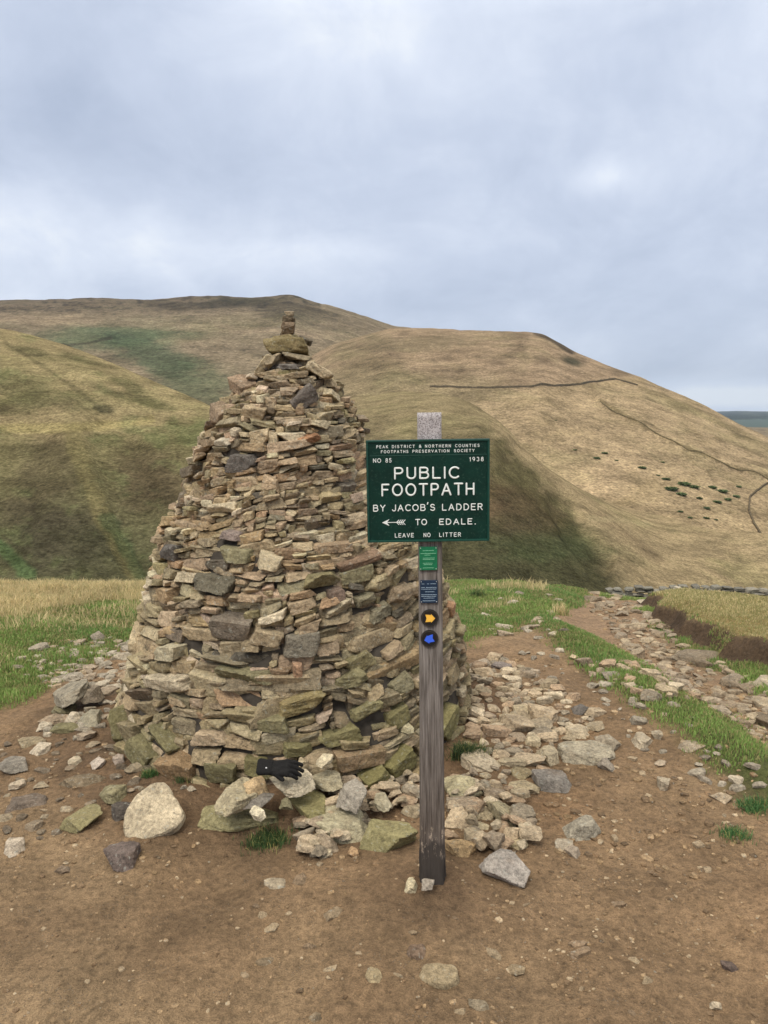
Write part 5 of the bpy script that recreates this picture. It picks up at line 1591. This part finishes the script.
# low wall just over the crest on the right
def crest_wall():
    P = []
    for px, py in ((610, 587), (650, 584.5), (690, 583.5), (730, 585), (770, 588), (830, 592), (900, 598)):
        P.append(at_depth(px, py, 24.0 - (px - 610) * 0.012))
    root_pts = np.array(P)
    rng = np.random.default_rng(8)
    VV = []; FF = []; CC = []; off = 0
    t = 0
    xs = np.arange(root_pts[0, 0], root_pts[-1, 0], 0.28)
    for x in xs:
        y = np.interp(x, root_pts[:, 0], root_pts[:, 1]); z = np.interp(x, root_pts[:, 0], root_pts[:, 2])
        for r in range(12):
            w = rng.uniform(0.2, 0.45)
            V, F = stone_verts(6, (w, 0.35, rng.uniform(0.08, 0.15)), rng, sharp=30, nch=4)
            V = V + (x + rng.uniform(-.1, .1), y + rng.uniform(-.04, .04), z - 0.10 - r * 0.10 + rng.uniform(-.02, .02))
            VV.append(V); FF.append(F + off); off += len(V)
            CC.append(np.broadcast_to(srgb(*[(128, 124, 112), (112, 108, 98), (142, 136, 122)][rng.integers(3)], KS * 0.8), V.shape))
    V = np.concatenate(VV)
    me = mesh_np('drystone_wall', V, np.concatenate(FF), np.concatenate(CC), extra={'moss': np.zeros(len(V))})
    tag(link('drystone_wall', me, MAT_STONE), 'low grey drystone wall just beyond the grassy crest on the right', 'wall')
crest_wall()

# ------------------------------------------------------------------ shrubs on the far slope
def shrubs():
    rng = np.random.default_rng(15)
    spots = [(642, 468, 7), (662, 462, 4), (665, 479, 9), (672, 490, 12), (684, 485, 12), (694, 487, 9), (681, 495, 10), (699, 499, 10), (712, 488, 12), (722, 492, 10), (716, 502, 12), (706, 508, 9),
             (728, 500, 9), (735, 497, 8), (575, 450, 5), (596, 458, 6), (605, 453, 5), (617, 460, 6), (555, 420, 4), (705, 518, 7), (716, 520, 6), (680, 512, 6), (708, 532, 5), (690, 517, 5), (658, 475, 6), (738, 487, 7)]
    P, F = CS[9]
    m = NT('shrub_leaves'); g = m.obj()
    m.color(m.mix(1.0, m.attr('col'), m.ramp(m.noise(0.8, 4, 0.7, g), (0.3, 0.5), (0.7, 1.6)), 'MULTIPLY'))
    for k, (px, py, w) in enumerate(spots):
        x, y, z = on_hill('hills3', px, py)
        r = w / FP * y / 2 * rng.uniform(0.6, 1.15)
        D = P / np.linalg.norm(P, axis=1)[:, None]
        # many leaf-clump facets: random spiky displacement of a low dome
        q = D * np.array([r * 1.1, r * 0.9, r * 0.32])
        q = q * (1 + 0.42 * rng.normal(0, 0.6, (len(q), 1)).clip(-1, 1.2))
        c = np.array(srgb(84, 98, 60, 0.7)) * rng.uniform(0.7, 1.2) * (1 + 0.3 * rng.normal(0, 1, (len(q), 1)))
        me = mesh_np('shrub', q, F, np.clip(c, 0.004, 1), smooth=False)
        o = link('shrub', me, m.m); o.location = (x, y, z + r * 0.1)
        tag(o, 'low dark green gorse shrub on the golden hillside right of the sign', 'shrub', 'dark shrubs scattered on the golden hillside')
shrubs()

# ------------------------------------------------------------------ sky and light
SUN_EL, SUN_AZ = 52, -150       # azimuth measured from +Y towards +X: behind and left of the camera
w = bpy.data.worlds.new('World'); scn.world = w; w.use_nodes = True
nt = w.node_tree; nt.nodes.clear()
def N(t, **k):
    n = nt.nodes.new(t)
    for a, b in k.items():
        if a in n.inputs: n.inputs[a].default_value = b
        else: setattr(n, a, b)
    return n
LK = nt.links.new
out = N('ShaderNodeOutputWorld')
sky = N('ShaderNodeTexSky', sky_type='NISHITA', sun_disc=False, sun_elevation=math.radians(SUN_EL), sun_rotation=math.radians(SUN_AZ))
bg1 = N('ShaderNodeBackground', Strength=0.1); LK(sky.outputs[0], bg1.inputs[0])
tc = N('ShaderNodeTexCoord').outputs['Generated']
sep = N('ShaderNodeSeparateXYZ'); LK(tc, sep.inputs[0])
def M(op, a, b=0.0, c=None, clamp=False):
    n = nt.nodes.new('ShaderNodeMath'); n.operation = op; n.use_clamp = clamp
    for i, v in enumerate((a, b) if c is None else (a, b, c)):
        if hasattr(v, 'is_output'): LK(v, n.inputs[i])
        else: n.inputs[i].default_value = v
    return n.outputs[0]
zc = M('MAXIMUM', sep.outputs[2], 0.0)
den = M('ADD', zc, 0.5)
comb = N('ShaderNodeCombineXYZ'); LK(M('DIVIDE', sep.outputs[0], den), comb.inputs[0]); LK(M('DIVIDE', sep.outputs[1], den), comb.inputs[1])
def noise(vec, sc, det, ro, dist=0.0, off=(0, 0, 0), scl=(1, 1, 1)):
    mp = N('ShaderNodeMapping'); mp.inputs['Location'].default_value = off; mp.inputs['Scale'].default_value = scl; LK(vec, mp.inputs[0])
    n = N('ShaderNodeTexNoise'); n.inputs['Scale'].default_value = sc; n.inputs['Detail'].default_value = det; n.inputs['Roughness'].default_value = ro; n.inputs['Distortion'].default_value = dist
    LK(mp.outputs[0], n.inputs['Vector']); return n
n1 = noise(comb.outputs[0], 2.1, 10, 0.56, 0.5, (2.3, 0.7, 0), (1.0, 0.95, 1)).outputs['Fac']
n2 = noise(comb.outputs[0], 5.5, 9, 0.62, 0.4, (5, 1, 0), (1.0, 1.0, 1)).outputs['Fac']
wob = noise(tc, 3.0, 5, 0.6)
# bright and dark cloud masses at fixed bearings
def mass(px, py, rx, ry, amt):
    a, b, c = ray(px, py); L = math.sqrt(a * a + b * b + c * c); d = (a / L, b / L, c / L)
    s1 = N('ShaderNodeVectorMath', operation='SUBTRACT'); LK(tc, s1.inputs[0]); s1.inputs[1].default_value = d
    s2 = N('ShaderNodeVectorMath', operation='MULTIPLY_ADD'); LK(wob.outputs['Color'], s2.inputs[0]); wa = 0.10 * min(1.0, ry / 45); s2.inputs[1].default_value = (0.10, 0.0, wa); LK(s1.outputs[0], s2.inputs[2])
    s2b = N('ShaderNodeVectorMath', operation='SUBTRACT'); LK(s2.outputs[0], s2b.inputs[0]); s2b.inputs[1].default_value = (0.05, 0, wa / 2)
    s3 = N('ShaderNodeVectorMath', operation='MULTIPLY'); LK(s2b.outputs[0], s3.inputs[0]); s3.inputs[1].default_value = (FP / rx, 0.8, FP / ry)
    s4 = N('ShaderNodeVectorMath', operation='LENGTH'); LK(s3.outputs[0], s4.inputs[0])
    q = s4.outputs['Value']
    g = M('POWER', 2.718, M('MULTIPLY', M('MULTIPLY', q, q), -1.0))
    return M('MULTIPLY', g, amt)
tot = M('ADD', M('MULTIPLY', M('SUBTRACT', n1, 0.5), 1.35), M('MULTIPLY', M('SUBTRACT', n2, 0.5), 0.7))
for args in ((150, 235, 260, 34, 0.2), (320, 262, 120, 40, 0.16), (400, 10, 170, 45, 0.30), (596, 178, 36, 15, 0.36), (620, 190, 130, 60, 0.12),
             (745, 397, 95, 11, 0.75), (60, 140, 240, 45, -0.16), (420, 140, 200, 60, -0.10), (650, 320, 220, 55, -0.20), (700, 60, 170, 110, 0.2), (420, 240, 60, 60, -0.06)):
    tot = M('ADD', tot, mass(*args))
fac = M('ADD', tot, 0.45, clamp=True)
rp = N('ShaderNodeValToRGB'); LK(fac, rp.inputs[0])
e = rp.color_ramp.elements
e[0].position = 0.0; e[0].color = (*srgb(168, 180, 202), 1)
e[1].position = 1.0; e[1].color = (*srgb(240, 244, 248), 1)
q = e.new(0.42); q.color = (*srgb(193, 203, 222), 1)
q = e.new(0.72); q.color = (*srgb(214, 222, 237), 1)
# overcast skies grow brighter towards the zenith
up = N('ShaderNodeMapRange'); LK(sep.outputs[2], up.inputs['Value']); up.inputs['From Min'].default_value = 0.42; up.inputs['From Max'].default_value = 0.85; up.inputs['To Min'].default_value = 1.0; up.inputs['To Max'].default_value = 3.0
neut = N('ShaderNodeMix', data_type='RGBA'); nf = N('ShaderNodeMapRange'); LK(sep.outputs[2], nf.inputs['Value']); nf.inputs['From Min'].default_value = 0.42; nf.inputs['From Max'].default_value = 0.7
LK(nf.outputs[0], neut.inputs[0]); LK(rp.outputs[0], neut.inputs[6]); neut.inputs[7].default_value = (0.62, 0.59, 0.53, 1)
bg2 = N('ShaderNodeBackground'); LK(neut.outputs[2], bg2.inputs[0]); LK(up.outputs[0], bg2.inputs[1])
mx = N('ShaderNodeMixShader'); mx.inputs[0].default_value = 0.95
LK(bg1.outputs[0], mx.inputs[1]); LK(bg2.outputs[0], mx.inputs[2]); LK(mx.outputs[0], out.inputs[0])

sd = bpy.data.lights.new('sun', 'SUN'); sd.energy = 2.0; sd.angle = math.radians(18); sd.color = (1.0, 0.95, 0.87)
so = bpy.data.objects.new('sun', sd); COL.objects.link(so)
az, el = math.radians(SUN_AZ), math.radians(SUN_EL)
dirv = Vector((math.sin(az) * math.cos(el), math.cos(az) * math.cos(el), math.sin(el)))
so.rotation_euler = dirv.to_track_quat('Z', 'Y').to_euler()

# ------------------------------------------------------------------ haze
hz = box_mesh('haze', -16500, 16500, -8000, 19000, -120, 620)
hm = bpy.data.materials.new('haze_air'); hm.use_nodes = True
hn = hm.node_tree; hn.nodes.clear()
pv = hn.nodes.new('ShaderNodeVolumePrincipled'); ho = hn.nodes.new('ShaderNodeOutputMaterial')
pv.inputs['Color'].default_value = (0.72, 0.84, 1.0, 1); pv.inputs['Density'].default_value = 5e-5; pv.inputs['Anisotropy'].default_value = 0.2
hn.links.new(pv.outputs[0], ho.inputs['Volume'])
tag(link('haze', hz, hm), kind='stuff')

vs = scn.view_settings
vs.view_transform = 'Standard'; vs.look = 'None'; vs.exposure = 0.22; vs.gamma = 1.0
scn.cycles.use_denoising = True
scn.cycles.max_bounces = 5; scn.cycles.diffuse_bounces = 3
scn.render.film_transparent = False
